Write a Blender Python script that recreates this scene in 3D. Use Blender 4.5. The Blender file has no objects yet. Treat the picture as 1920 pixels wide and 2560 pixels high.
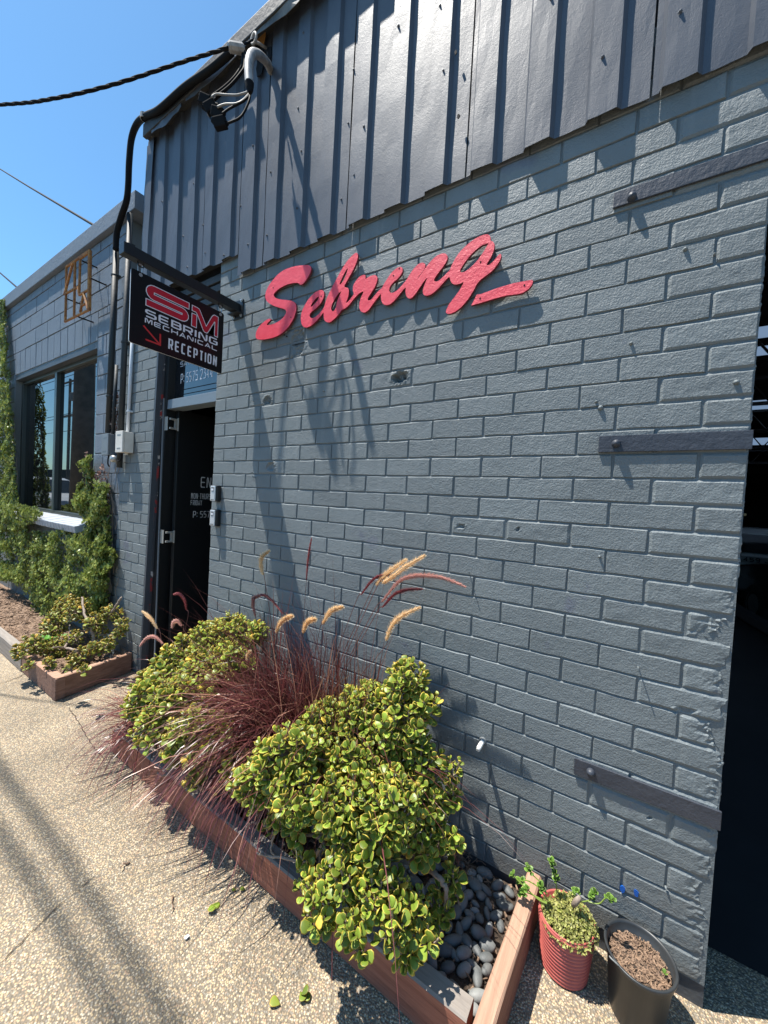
import bpy, bmesh, math, random
import numpy as np
from mathutils import Vector, Matrix, noise
random.seed(7)
R = random.Random(11)
sc = bpy.context.scene
COL = sc.collection
G = 0.11                                   # ground level
# ------------------------------------------------------------------ camera
FPX, YAW, PITCH, ROLL = 937.15, 0.5653, -0.0299, -0.0539
CAM = np.array([-0.3199, -1.5749, 1.6983])
def _rot(a, b, c):
    ca, sa, cb, sb, cc, s_ = math.cos(a), math.sin(a), math.cos(b), math.sin(b), math.cos(c), math.sin(c)
    return (np.array([[ca, -sa, 0], [sa, ca, 0], [0, 0, 1]]) @ np.array([[1, 0, 0], [0, cb, -sb], [0, sb, cb]])
            @ np.array([[cc, 0, s_], [0, 1, 0], [-s_, 0, cc]]))
RM = _rot(YAW, PITCH, ROLL)
cd = bpy.data.cameras.new('camera'); cam = bpy.data.objects.new('camera', cd); COL.objects.link(cam)
cd.sensor_fit = 'VERTICAL'; cd.sensor_height = 36; cd.lens = 36 * FPX / 2560; cd.clip_start = 0.03; cd.clip_end = 800
m4 = Matrix.Identity(4)
for i in range(3):
    m4[i][0] = RM[i, 0]; m4[i][1] = RM[i, 2]; m4[i][2] = -RM[i, 1]; m4[i][3] = CAM[i]
cam.matrix_world = m4; sc.camera = cam
# ------------------------------------------------------------------ sky, sun, exposure
SUNV = Vector((-1.9, -1.0, 5.3)).normalized()
w = bpy.data.worlds.new('World'); sc.world = w; w.use_nodes = True
nt = w.node_tree; bg = nt.nodes['Background']; sk = nt.nodes.new('ShaderNodeTexSky')
sk.sky_type = 'NISHITA'; sk.sun_disc = False; sk.sun_elevation = math.asin(SUNV.z)
sk.sun_rotation = math.atan2(SUNV.x, SUNV.y); sk.air_density = 1.0; sk.dust_density = 0.4; sk.ozone_density = 1.2
tn = nt.nodes.new('ShaderNodeMix'); tn.data_type = 'RGBA'; tn.blend_type = 'MULTIPLY'; tn.inputs[0].default_value = 1; tn.inputs[7].default_value = (0.72, 1.10, 1.24, 1)
nt.links.new(sk.outputs[0], tn.inputs[6]); nt.links.new(tn.outputs[2], bg.inputs[0]); bg.inputs[1].default_value = 0.095
sl = bpy.data.lights.new('sun', 'SUN'); sl.energy = 5.0; sl.angle = math.radians(0.53); sl.color = (1.0, 0.95, 0.87)
so = bpy.data.objects.new('sun', sl); COL.objects.link(so)
so.rotation_euler = (-SUNV).to_track_quat('-Z', 'Y').to_euler()
sc.view_settings.view_transform = 'Standard'; sc.view_settings.look = 'None'
sc.view_settings.exposure = 0.86; sc.view_settings.gamma = 1; sc.view_settings.use_curve_mapping = False

# ------------------------------------------------------------------ layout helper: pixel of the 1659x2212 view -> point on an axis plane
def at(px, py, ax, v):
    x, y = px / 0.864, py / 0.864
    d = RM @ np.array([(x - 960) / FPX, 1.0, -(y - 1280) / FPX])
    k = 'xyz'.index(ax); t = (v - CAM[k]) / d[k]
    return Vector((CAM + t * d).tolist())
# ------------------------------------------------------------------ materials
def mat(name, col, rough=0.6, col2=None, var=None, bump=None, metal=0.0, spec=0.5, mottle=None, extra=None, sss=0, coat=0):
    m = bpy.data.materials.new(name); m.use_nodes = True; n = m.node_tree.nodes; L = m.node_tree.links
    b = n['Principled BSDF']; b.inputs['Roughness'].default_value = rough; b.inputs['Metallic'].default_value = metal
    b.inputs['Specular IOR Level'].default_value = spec
    if coat: b.inputs['Coat Weight'].default_value = coat; b.inputs['Coat Roughness'].default_value = 0.15
    b.inputs['Base Color'].default_value = (*col, 1)
    geo = n.new('ShaderNodeNewGeometry'); pos = geo.outputs['Position']
    def noi(scale, det=4, rgh=0.6, vec=pos):
        t = n.new('ShaderNodeTexNoise'); t.inputs['Scale'].default_value = scale; t.inputs['Detail'].default_value = det
        t.inputs['Roughness'].default_value = rgh; L.new(vec, t.inputs['Vector']); return t.outputs['Fac']
    cur = None
    if col2:
        sca = var or 6.0
        rr = n.new('ShaderNodeMapRange'); rr.inputs[1].default_value = 0.35; rr.inputs[2].default_value = 0.65
        L.new(noi(sca), rr.inputs[0])
        mx = n.new('ShaderNodeMix'); mx.data_type = 'RGBA'; mx.inputs[6].default_value = (*col, 1); mx.inputs[7].default_value = (*col2, 1)
        L.new(rr.outputs[0], mx.inputs[0]); cur = mx.outputs[2]; L.new(cur, b.inputs['Base Color'])
    if mottle:   # (scale, colour, threshold) sparse patches
        for (s_, c_, th) in mottle:
            rr = n.new('ShaderNodeMapRange'); rr.inputs[1].default_value = th; rr.inputs[2].default_value = th + 0.05
            L.new(noi(s_, 6), rr.inputs[0])
            mx = n.new('ShaderNodeMix'); mx.data_type = 'RGBA'; mx.inputs[7].default_value = (*c_, 1)
            if cur is None: mx.inputs[6].default_value = (*col, 1)
            else: L.new(cur, mx.inputs[6])
            L.new(rr.outputs[0], mx.inputs[0]); cur = mx.outputs[2]; L.new(cur, b.inputs['Base Color'])
    if bump:
        prev = None
        for (s_, dist, det) in bump:
            bp_ = n.new('ShaderNodeBump'); bp_.inputs['Distance'].default_value = dist; bp_.inputs['Strength'].default_value = 1.0
            L.new(noi(s_, det), bp_.inputs['Height'])
            if prev: L.new(prev, bp_.inputs['Normal'])
            prev = bp_.outputs[0]
        L.new(prev, b.inputs['Normal'])
    if extra: extra(m, n, L, b, pos, noi, cur)
    return m
M = {}
def wall_paint(m, n, L, b, pos, noi, cur):
    # wide faint cleaning marks and sparse paint runs
    r = n.new('ShaderNodeMapRange'); r.inputs[3].default_value = 0.5; r.inputs[4].default_value = 0.72
    L.new(noi(9), r.inputs[0]); L.new(r.outputs[0], b.inputs['Roughness'])
    sp = n.new('ShaderNodeSeparateXYZ'); L.new(pos, sp.inputs[0])
    h = n.new('ShaderNodeMapRange'); h.inputs[1].default_value = 0.62; h.inputs[2].default_value = 0.14; L.new(sp.outputs[2], h.inputs[0])
    k = n.new('ShaderNodeMapRange'); k.inputs[1].default_value = 0.40; k.inputs[2].default_value = 0.72; L.new(noi(11, 8, 0.75), k.inputs[0])
    mu = n.new('ShaderNodeMath'); mu.operation = 'MULTIPLY'; L.new(h.outputs[0], mu.inputs[0]); L.new(k.outputs[0], mu.inputs[1])
    d = n.new('ShaderNodeMix'); d.data_type = 'RGBA'; d.inputs[7].default_value = (0.15, 0.135, 0.115, 1); L.new(mu.outputs[0], d.inputs[0]); L.new(cur, d.inputs[6])
    # long faint rain runs and a rusty run below the upper strap
    mp = n.new('ShaderNodeMapping'); mp.inputs['Scale'].default_value = (26, 26, 0.8); L.new(pos, mp.inputs[0])
    rn = n.new('ShaderNodeMapRange'); rn.inputs[1].default_value = 0.58; rn.inputs[2].default_value = 0.72; rn.inputs[4].default_value = 0.35; L.new(noi(1, 3, 0.5, mp.outputs[0]), rn.inputs[0])
    d2 = n.new('ShaderNodeMix'); d2.data_type = 'RGBA'; d2.inputs[7].default_value = (0.22, 0.24, 0.24, 1); L.new(rn.outputs[0], d2.inputs[0]); L.new(d.outputs[2], d2.inputs[6])
    oi = n.new('ShaderNodeObjectInfo'); tr = n.new('ShaderNodeMapRange'); tr.inputs[3].default_value = 0.90; tr.inputs[4].default_value = 1.07; L.new(oi.outputs['Random'], tr.inputs[0])
    d3 = n.new('ShaderNodeMix'); d3.data_type = 'RGBA'; d3.blend_type = 'MULTIPLY'; d3.inputs[0].default_value = 1; L.new(d2.outputs[2], d3.inputs[6]); L.new(tr.outputs[0], d3.inputs[7])
    L.new(d3.outputs[2], b.inputs['Base Color'])
def darkpatch(m, n, L, b, pos, noi, cur):
    pass
M['wall'] = mat('painted brick', (0.152, 0.174, 0.180), 0.6, (0.176, 0.200, 0.206), 2.2,
                bump=[(14, 0.0022, 3), (48, 0.0024, 2), (150, 0.0030, 5)], extra=wall_paint,
                mottle=[(3.1, (0.135, 0.15, 0.18), 0.63)])
M['mortar'] = mat('painted mortar', (0.140, 0.161, 0.168), 0.65, bump=[(40, 0.003, 4), (160, 0.0015, 3)])
M['footing'] = mat('dark footing', (0.045, 0.052, 0.062), 0.7, (0.07, 0.075, 0.08), 8, bump=[(40, 0.003, 4)])
M['sheet'] = mat('painted steel sheet', (0.058, 0.068, 0.088), 0.47, (0.072, 0.083, 0.104), 3, spec=0.5,
                 bump=[(3, 0.004, 1), (60, 0.0006, 5), (260, 0.0006, 2)])
M['trim'] = mat('weathered dark trim', (0.020, 0.022, 0.026), 0.6, (0.035, 0.036, 0.038), 5, bump=[(30, 0.003, 4)],
                mottle=[(7, (0.20, 0.19, 0.17), 0.70)])
M['flash'] = mat('pale worn flashing', (0.07, 0.07, 0.07), 0.6, (0.22, 0.21, 0.19), 7, bump=[(30, 0.003, 4)])
M['block'] = mat('painted block', (0.135, 0.163, 0.20), 0.6, (0.155, 0.185, 0.225), 3, bump=[(30, 0.004, 4), (120, 0.002, 3)])
M['strap'] = mat('dark painted steel strap', (0.034, 0.040, 0.054), 0.5, (0.046, 0.052, 0.066), 8, bump=[(50, 0.003, 4)])
M['blackmetal'] = mat('black powder coat', (0.012, 0.013, 0.014), 0.35, bump=[(150, 0.0003, 2)])
M['black'] = mat('black sign panel', (0.006, 0.006, 0.007), 0.3, spec=0.3, bump=[(2, 0.001, 1)])
M['white'] = mat('white lettering', (0.75, 0.77, 0.82), 0.45)
M['doorwhite'] = mat('off white door lettering', (0.72, 0.72, 0.72), 0.5)
M['signred'] = mat('sign red', (0.50, 0.012, 0.03), 0.35)
M['arrowred'] = mat('arrow red', (0.60, 0.03, 0.03), 0.4)
M['red'] = mat('brushed red paint', (0.86, 0.050, 0.085), 0.5, (0.90, 0.075, 0.11), 25, bump=[(60, 0.0022, 5), (200, 0.0014, 3)])
M['rededge'] = mat('dark letter edge', (0.16, 0.02, 0.03), 0.6)
M['rust'] = mat('rusty steel', (0.20, 0.065, 0.022), 0.75, (0.42, 0.20, 0.05), 30, bump=[(90, 0.002, 3)])
M['steel'] = mat('galvanised steel', (0.45, 0.45, 0.44), 0.4, metal=0.7, bump=[(60, 0.001, 3)])
M['paleplastic'] = mat('pale electrical plastic', (0.62, 0.58, 0.52), 0.5, (0.68, 0.65, 0.6), 12)
M['greyplastic'] = mat('painted grey plastic', (0.16, 0.18, 0.20), 0.5, bump=[(60, 0.001, 3)])
M['whitepipe'] = mat('white plastic conduit', (0.60, 0.64, 0.68), 0.4)
M['pvc'] = mat('white drain plastic', (0.78, 0.78, 0.75), 0.4)
M['darkpipe'] = mat('dark painted conduit', (0.016, 0.022, 0.026), 0.6, bump=[(60, 0.001, 3)])
M['cable'] = mat('black cable', (0.010, 0.010, 0.011), 0.7, spec=0.1)
M['wire'] = mat('faded wire insulation', (0.16, 0.15, 0.14), 0.5, (0.30, 0.29, 0.27), 40)
M['clampgrey'] = mat('grey sun bleached clamp', (0.22, 0.21, 0.2), 0.55, (0.4, 0.38, 0.36), 30)
M['brass'] = mat('brass screw', (0.55, 0.47, 0.28), 0.4, metal=0.6)
M['ply'] = mat('orange board', (0.45, 0.22, 0.06), 0.7, bump=[(50, 0.002, 3)])
M['frame'] = mat('dark door frame', (0.010, 0.011, 0.012), 0.45)
M['reveal'] = mat('slate painted reveal', (0.05, 0.06, 0.075), 0.5, (0.06, 0.07, 0.085), 5, bump=[(50, 0.002, 3)])
M['chip'] = mat('peeled paint edge', (0.05, 0.055, 0.065), 0.6, mottle=[(9, (0.30, 0.03, 0.03), 0.56), (13, (0.55, 0.5, 0.47), 0.60)])
M['transombar'] = mat('blue grey door head', (0.17, 0.21, 0.25), 0.45)
M['window_frame'] = mat('dark bronze window frame', (0.035, 0.045, 0.045), 0.35)
M['sill'] = mat('pale blue sill brick', (0.36, 0.40, 0.45), 0.6, (0.30, 0.33, 0.37), 20, bump=[(60, 0.002, 3)])
M['hinge'] = mat('satin hinge', (0.38, 0.37, 0.34), 0.4, metal=0.3)
M['lockface'] = mat('silver lockbox face', (0.62, 0.64, 0.66), 0.3, metal=0.3)
M['lockrubber'] = mat('black lockbox body', (0.012, 0.012, 0.013), 0.4)
M['blue'] = mat('blue paint chip', (0.01, 0.10, 0.42), 0.4, bump=[(300, 0.002, 3)])
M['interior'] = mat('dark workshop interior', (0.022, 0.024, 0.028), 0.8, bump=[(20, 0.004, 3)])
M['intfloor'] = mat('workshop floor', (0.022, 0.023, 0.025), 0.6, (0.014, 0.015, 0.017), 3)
M['carwhite'] = mat('white car paint', (0.6, 0.62, 0.62), 0.2, coat=0.5)
M['carsilver'] = mat('silver car paint', (0.40, 0.42, 0.42), 0.25, coat=0.4)
M['carblack'] = mat('black car paint', (0.015, 0.016, 0.018), 0.15, coat=0.6)
M['rubber'] = mat('tyre rubber', (0.02, 0.02, 0.02), 0.8)
M['carglass'] = mat('car glass', (0.02, 0.025, 0.028), 0.05)
M['lamp'] = mat('headlight lens', (0.45, 0.47, 0.5), 0.1)
M['paper'] = mat('paper sheet', (0.45, 0.62, 0.8), 0.7)
M['taillight'] = mat('tail light', (0.3, 0.02, 0.02), 0.2)
M['soil'] = mat('dark soil', (0.05, 0.035, 0.024), 0.9, (0.10, 0.07, 0.05), 30, bump=[(60, 0.02, 4), (220, 0.006, 3)])
M['mulch'] = mat('bark mulch', (0.12, 0.075, 0.05), 0.85, (0.3, 0.2, 0.13), 60, bump=[(80, 0.01, 3)])
M['chipwood'] = mat('pale wood chip', (0.34, 0.22, 0.14), 0.8, (0.10, 0.06, 0.04), 60)
M['stone'] = mat('grey river stone', (0.095, 0.104, 0.106), 0.6, (0.17, 0.175, 0.17), 14, bump=[(70, 0.0015, 4)])
M['palestone'] = mat('pale river stone', (0.26, 0.27, 0.26), 0.6, (0.19, 0.20, 0.20), 25, bump=[(70, 0.0015, 4)])
M['bark'] = mat('jade plant bark', (0.20, 0.15, 0.115), 0.8, (0.32, 0.26, 0.21), 35, bump=[(80, 0.004, 3)])
M['potred'] = mat('ribbed terracotta plastic', (0.42, 0.09, 0.08), 0.5, (0.48, 0.12, 0.10), 20)
M['potblack'] = mat('black plastic pot', (0.022, 0.025, 0.028), 0.4, (0.035, 0.038, 0.04), 12)
M['asphalt'] = mat('asphalt', (0.05, 0.05, 0.052), 0.9, bump=[(120, 0.004, 3)])
M['bluewhite'] = mat('pole wood', (0.16, 0.14, 0.12), 0.9, (0.1, 0.09, 0.08), 4)
M['hedge'] = mat('far dark shed', (0.03, 0.035, 0.03), 0.9)
M['farleaf'] = mat('roadside foliage', (0.06, 0.09, 0.03), 0.7)
def skylight_mat():
    m = bpy.data.materials.new('translucent roof sheet'); m.use_nodes = True; n = m.node_tree.nodes; L = m.node_tree.links
    for x in list(n): n.remove(x)
    o = n.new('ShaderNodeOutputMaterial'); t = n.new('ShaderNodeBsdfTranslucent'); t.inputs[0].default_value = (0.25, 0.30, 0.36, 1)
    L.new(t.outputs[0], o.inputs[0]); return m
M['skylight'] = skylight_mat()
def glass_mat(name, tint, f):
    m = bpy.data.materials.new(name); m.use_nodes = True; b = m.node_tree.nodes['Principled BSDF']
    b.inputs['Base Color'].default_value = (*tint, 1); b.inputs['Roughness'].default_value = 0.01
    b.inputs['IOR'].default_value = f; b.inputs['Specular IOR Level'].default_value = 0.5; return m
M['pane'] = glass_mat('dark reflective pane', (0.004, 0.005, 0.006), 2.3)
M['transom'] = glass_mat('transom glass', (0.006, 0.008, 0.012), 2.0)
def wood(name, c1, c2, axis, sc_=60):
    def ex(m, n, L, b, pos, noi, cur):
        mp = n.new('ShaderNodeMapping'); s = [sc_, sc_, sc_]; s[axis] = 2.5; mp.inputs['Scale'].default_value = s
        L.new(pos, mp.inputs[0]); t = n.new('ShaderNodeTexNoise'); t.inputs['Scale'].default_value = 1; t.inputs['Detail'].default_value = 5
        t.inputs['Roughness'].default_value = 0.7
        L.new(mp.outputs[0], t.inputs['Vector'])
        rr = n.new('ShaderNodeMapRange'); rr.inputs[1].default_value = 0.3; rr.inputs[2].default_value = 0.7; L.new(t.outputs['Fac'], rr.inputs[0])
        mx = n.new('ShaderNodeMix'); mx.data_type = 'RGBA'; mx.inputs[6].default_value = (*c1, 1); mx.inputs[7].default_value = (*c2, 1)
        L.new(rr.outputs[0], mx.inputs[0]); L.new(mx.outputs[2], b.inputs['Base Color'])
        bp_ = n.new('ShaderNodeBump'); bp_.inputs['Distance'].default_value = 0.004; L.new(t.outputs['Fac'], bp_.inputs['Height']); L.new(bp_.outputs[0], b.inputs['Normal'])
    return mat(name, c1, 0.75, extra=ex)
M['woodred'] = wood('red stained timber', (0.19, 0.062, 0.038), (0.40, 0.16, 0.10), 0)
M['woodgrey'] = wood('grey weathered timber', (0.19, 0.165, 0.145), (0.33, 0.29, 0.25), 0)
M['woodtan'] = wood('sun faded timber', (0.32, 0.175, 0.115), (0.47, 0.29, 0.20), 1)
M['woodside'] = wood('red timber side', (0.17, 0.06, 0.04), (0.28, 0.11, 0.07), 1)
M['wooddark'] = wood('dark weathered timber', (0.13, 0.065, 0.045), (0.27, 0.16, 0.12), 1)
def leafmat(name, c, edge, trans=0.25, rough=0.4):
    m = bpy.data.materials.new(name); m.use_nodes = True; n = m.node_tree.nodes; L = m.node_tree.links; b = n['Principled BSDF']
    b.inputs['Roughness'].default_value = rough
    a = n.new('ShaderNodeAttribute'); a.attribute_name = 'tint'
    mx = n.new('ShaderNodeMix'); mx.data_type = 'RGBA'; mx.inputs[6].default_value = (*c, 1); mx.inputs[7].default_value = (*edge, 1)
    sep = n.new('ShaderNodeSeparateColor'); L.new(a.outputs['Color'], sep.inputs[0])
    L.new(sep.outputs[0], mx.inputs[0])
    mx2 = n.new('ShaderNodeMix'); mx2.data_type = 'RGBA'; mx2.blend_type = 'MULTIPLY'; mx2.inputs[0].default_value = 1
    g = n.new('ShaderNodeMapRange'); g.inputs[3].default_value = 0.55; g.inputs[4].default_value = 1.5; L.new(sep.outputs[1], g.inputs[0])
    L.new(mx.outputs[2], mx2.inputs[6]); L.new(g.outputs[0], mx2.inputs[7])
    oi = n.new('ShaderNodeObjectInfo')
    L.new(mx2.outputs[2], b.inputs['Base Color'])
    if trans:
        t = n.new('ShaderNodeBsdfTranslucent'); L.new(mx2.outputs[2], t.inputs[0]); ms = n.new('ShaderNodeMixShader'); ms.inputs[0].default_value = trans
        o = n['Material Output']; L.new(b.outputs[0], ms.inputs[1]); L.new(t.outputs[0], ms.inputs[2]); L.new(ms.outputs[0], o.inputs[0])
    return m
M['jade'] = leafmat('jade leaf', (0.195, 0.275, 0.034), (0.62, 0.44, 0.07), 0.22, 0.42)
M['jade2'] = leafmat('sunburnt jade leaf', (0.17, 0.205, 0.032), (0.52, 0.33, 0.06), 0.2, 0.42)
M['ivy'] = leafmat('creeper leaf', (0.15, 0.20, 0.038), (0.42, 0.42, 0.11), 0.3, 0.42)
M['ivydark'] = leafmat('shaded creeper leaf', (0.03, 0.05, 0.014), (0.08, 0.08, 0.03), 0.15, 0.5)
M['ivydry'] = leafmat('dry creeper leaf', (0.16, 0.075, 0.06), (0.3, 0.2, 0.13), 0.1, 0.6)
M['grass'] = leafmat('purple grass blade', (0.115, 0.026, 0.032), (0.42, 0.22, 0.16), 0.3, 0.30)
M['plumetan'] = leafmat('tan flower plume', (0.80, 0.58, 0.32), (0.9, 0.75, 0.52), 0.35, 0.6)
M['plumered'] = leafmat('dark red flower plume', (0.19, 0.03, 0.04), (0.45, 0.12, 0.12), 0.3, 0.6)
M['plumepink'] = leafmat('pink flower plume', (0.5, 0.22, 0.19), (0.68, 0.42, 0.34), 0.4, 0.6)
M['fern'] = leafmat('bright green leaf', (0.07, 0.24, 0.03), (0.2, 0.4, 0.06), 0.35, 0.4)
M['sedum'] = leafmat('yellow green stonecrop', (0.22, 0.24, 0.05), (0.42, 0.40, 0.14), 0.25, 0.5)
M['greenleaf'] = leafmat('green succulent leaf', (0.11, 0.22, 0.03), (0.30, 0.40, 0.08), 0.25, 0.45)
def ground_mat():
    m = bpy.data.materials.new('exposed aggregate concrete'); m.use_nodes = True; n = m.node_tree.nodes; L = m.node_tree.links; b = n['Principled BSDF']
    b.inputs['Roughness'].default_value = 0.75
    geo = n.new('ShaderNodeNewGeometry'); pos = geo.outputs['Position']
    v = n.new('ShaderNodeTexVoronoi'); v.inputs['Scale'].default_value = 165; v.inputs['Randomness'].default_value = 1; L.new(pos, v.inputs['Vector'])
    cr = n.new('ShaderNodeValToRGB'); e = cr.color_ramp.elements
    e[0].position = 0; e[0].color = (0.38, 0.285, 0.175, 1); e[1].position = 1; e[1].color = (0.50, 0.39, 0.25, 1)
    for p_, c_ in ((0.18, (0.56, 0.43, 0.265, 1)), (0.32, (0.17, 0.145, 0.11, 1)), (0.45, (0.53, 0.40, 0.235, 1)), (0.58, (0.60, 0.50, 0.36, 1)), (0.70, (0.42, 0.29, 0.19, 1)), (0.82, (0.28, 0.25, 0.20, 1))):
        q = e.new(p_); q.color = c_
    cr.color_ramp.interpolation = 'CONSTANT'
    sep = n.new('ShaderNodeSeparateColor'); L.new(v.outputs['Color'], sep.inputs[0]); L.new(sep.outputs[0], cr.inputs[0])
    # cement between the pebbles
    rr = n.new('ShaderNodeMapRange'); rr.inputs[1].default_value = 0.40; rr.inputs[2].default_value = 0.62; L.new(v.outputs['Distance'], rr.inputs[0])
    mx = n.new('ShaderNodeMix'); mx.data_type = 'RGBA'; mx.inputs[7].default_value = (0.19, 0.155, 0.11, 1)
    L.new(rr.outputs[0], mx.inputs[0]); L.new(cr.outputs[0], mx.inputs[6])
    # broad dirt
    t = n.new('ShaderNodeTexNoise'); t.inputs['Scale'].default_value = 1.6; t.inputs['Detail'].default_value = 8; t.inputs['Roughness'].default_value = 0.65; L.new(pos, t.inputs['Vector'])
    r2 = n.new('ShaderNodeMapRange'); r2.inputs[1].default_value = 0.35; r2.inputs[2].default_value = 0.7; r2.inputs[3].default_value = 1.14; r2.inputs[4].default_value = 0.72; L.new(t.outputs['Fac'], r2.inputs[0])
    mu = n.new('ShaderNodeMix'); mu.data_type = 'RGBA'; mu.blend_type = 'MULTIPLY'; mu.inputs[0].default_value = 1
    L.new(mx.outputs[2], mu.inputs[6]); L.new(r2.outputs[0], mu.inputs[7]); L.new(mu.outputs[2], b.inputs['Base Color'])
    bu = n.new('ShaderNodeBump'); bu.inputs['Distance'].default_value = 0.004; bu.invert = True; L.new(v.outputs['Distance'], bu.inputs['Height'])
    L.new(bu.outputs[0], b.inputs['Normal']); return m
M['ground'] = ground_mat()
# ------------------------------------------------------------------ object helpers
def link(o): COL.objects.link(o); return o
def tag(o, label=None, cat=None, group=None, kind=None):
    if label: o['label'] = label
    if cat: o['category'] = cat
    if group: o['group'] = group
    if kind: o['kind'] = kind
    return o
def empty(name, loc=(0, 0, 0)):
    o = bpy.data.objects.new(name, None); o.location = loc; o.empty_display_size = 0.1; return link(o)
def mesh_obj(name, me, parent=None, loc=None, rot=None, scale=None):
    o = bpy.data.objects.new(name, me); link(o)
    if parent: o.parent = parent; o.matrix_parent_inverse = Matrix.Translation(parent.location).inverted()
    if loc is not None: o.location = loc
    if rot is not None: o.rotation_euler = rot
    if scale is not None: o.scale = scale
    return o
class MB:
    def __init__(s): s.v = []; s.f = []; s.mi = []; s.t = None; s.smooth = False
    def add(s, vs, fs, mi=0):
        k = len(s.v); s.v += [tuple(p) for p in vs]; s.f += [tuple(i + k for i in f) for f in fs]; s.mi += [mi] * len(fs); return s
    def box(s, x0, x1, y0, y1, z0, z1, mi=0, bev=0.0):
        if bev <= 0:
            vs = [(x, y, z) for x in (x0, x1) for y in (y0, y1) for z in (z0, z1)]
            return s.add(vs, [(0, 1, 3, 2), (4, 6, 7, 5), (0, 4, 5, 1), (2, 3, 7, 6), (0, 2, 6, 4), (1, 5, 7, 3)], mi)
        bm = bmesh.new(); bmesh.ops.create_cube(bm, size=1)
        for v in bm.verts: v.co = Vector((x0 + (v.co.x + .5) * (x1 - x0), y0 + (v.co.y + .5) * (y1 - y0), z0 + (v.co.z + .5) * (z1 - z0)))
        bmesh.ops.bevel(bm, geom=bm.edges[:], offset=bev, segments=2, affect='EDGES', profile=0.6)
        bm.verts.index_update(); s.add([v.co[:] for v in bm.verts], [[v.index for v in f.verts] for f in bm.faces], mi); bm.free(); return s
    def tube(s, pts, r, n=8, mi=0, cap=True):
        pts = [Vector(p) for p in pts]; k = len(pts); rs = r if isinstance(r, (list, tuple)) else [r] * k
        vs = []; up = Vector((0.13, 0.31, 0.94)); prev = None
        for i, p in enumerate(pts):
            d = (pts[min(i + 1, k - 1)] - pts[max(i - 1, 0)])
            d = d.normalized() if d.length > 1e-9 else Vector((0, 0, 1))
            a = prev if prev is not None else (d.cross(up) if abs(d.dot(up)) < .95 else d.cross(Vector((1, 0, 0))))
            a = (a - d * a.dot(d)); a = a.normalized() if a.length > 1e-6 else d.orthogonal().normalized()
            prev = a; b = d.cross(a)
            for j in range(n):
                t = 2 * math.pi * j / n; vs.append(p + (a * math.cos(t) + b * math.sin(t)) * rs[i])
        fs = [(i * n + j, i * n + (j + 1) % n, (i + 1) * n + (j + 1) % n, (i + 1) * n + j) for i in range(k - 1) for j in range(n)]
        if cap: fs += [tuple(range(n))[::-1], tuple((k - 1) * n + j for j in range(n))]
        return s.add(vs, fs, mi)
    def lathe(s, prof, c, n=32, mi=0, ax='z'):
        vs = []
        for (r, z) in prof:
            for j in range(n):
                t = 2 * math.pi * j / n
                p = (r * math.cos(t), r * math.sin(t), z)
                if ax == 'y': p = (p[0], p[2], p[1])
                vs.append((c[0] + p[0], c[1] + p[1], c[2] + p[2]))
        fs = [(i * n + j, i * n + (j + 1) % n, (i + 1) * n + (j + 1) % n, (i + 1) * n + j) for i in range(len(prof) - 1) for j in range(n)]
        return s.add(vs, fs, mi)
    def prism(s, poly, holes, f3, depth, mi=0, mi_side=None):
        """poly in 2-D, f3 maps (u,v,w) to 3-D; front at w=0, back at w=depth"""
        bm = bmesh.new(); edges = []
        loops = [poly] + list(holes)
        allv = []
        for lp in loops:
            vv = [bm.verts.new((p[0], p[1], 0)) for p in lp]; allv.append(vv)
            for i in range(len(vv)): edges.append(bm.edges.new((vv[i], vv[(i + 1) % len(vv)])))
        bmesh.ops.triangle_fill(bm, edges=edges, use_beauty=True)
        bm.verts.index_update(); vs = [v.co.copy() for v in bm.verts]; n = len(vs)
        tri = [[v.index for v in f.verts] for f in bm.faces]
        idx = [[v.index for v in vv] for vv in allv]; bm.free()
        s.add([f3(v.x, v.y, 0) for v in vs], tri, mi)
        if depth:
            s.add([f3(v.x, v.y, depth) for v in vs], tri, mi if mi_side is None else mi_side)
            for lp in idx:
                m = len(lp); q = [f3(vs[i].x, vs[i].y, 0) for i in lp] + [f3(vs[i].x, vs[i].y, depth) for i in lp]
                s.add(q, [(i, (i + 1) % m, m + (i + 1) % m, m + i) for i in range(m)], mi if mi_side is None else mi_side)
        return s
    def mesh(s, name, mats, smooth=False, fixn=True, tint=None):
        me = bpy.data.meshes.new(name); me.from_pydata(s.v, [], s.f)
        for m in (mats if isinstance(mats, (list, tuple)) else [mats]): me.materials.append(m)
        if any(s.mi): me.polygons.foreach_set('material_index', s.mi)
        if fixn:
            bm = bmesh.new(); bm.from_mesh(me); bmesh.ops.recalc_face_normals(bm, faces=bm.faces[:]); bm.to_mesh(me); bm.free()
        if smooth: me.polygons.foreach_set('use_smooth', [True] * len(me.polygons))
        if tint is not None:
            a = me.color_attributes.new('tint', 'FLOAT_COLOR', 'POINT'); a.data.foreach_set('color', np.asarray(tint, dtype=np.float32).ravel())
        me.update(); return me
    def obj(s, name, mats, parent=None, smooth=False, fixn=True):
        return mesh_obj(name, s.mesh(name, mats, smooth, fixn), parent)
def smooth_path(pts, n=8):
    P = [Vector(p) for p in pts]; out = []
    for i in range(len(P) - 1):
        a, b, c, d = P[max(i - 1, 0)], P[i], P[i + 1], P[min(i + 2, len(P) - 1)]
        for k in range(n):
            t = k / n; out.append(0.5 * ((2 * b) + (c - a) * t + (2 * a - 5 * b + 4 * c - d) * t * t + (3 * b - a - 3 * c + d) * t ** 3))
    out.append(P[-1]); return out
exec_parts = []
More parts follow.
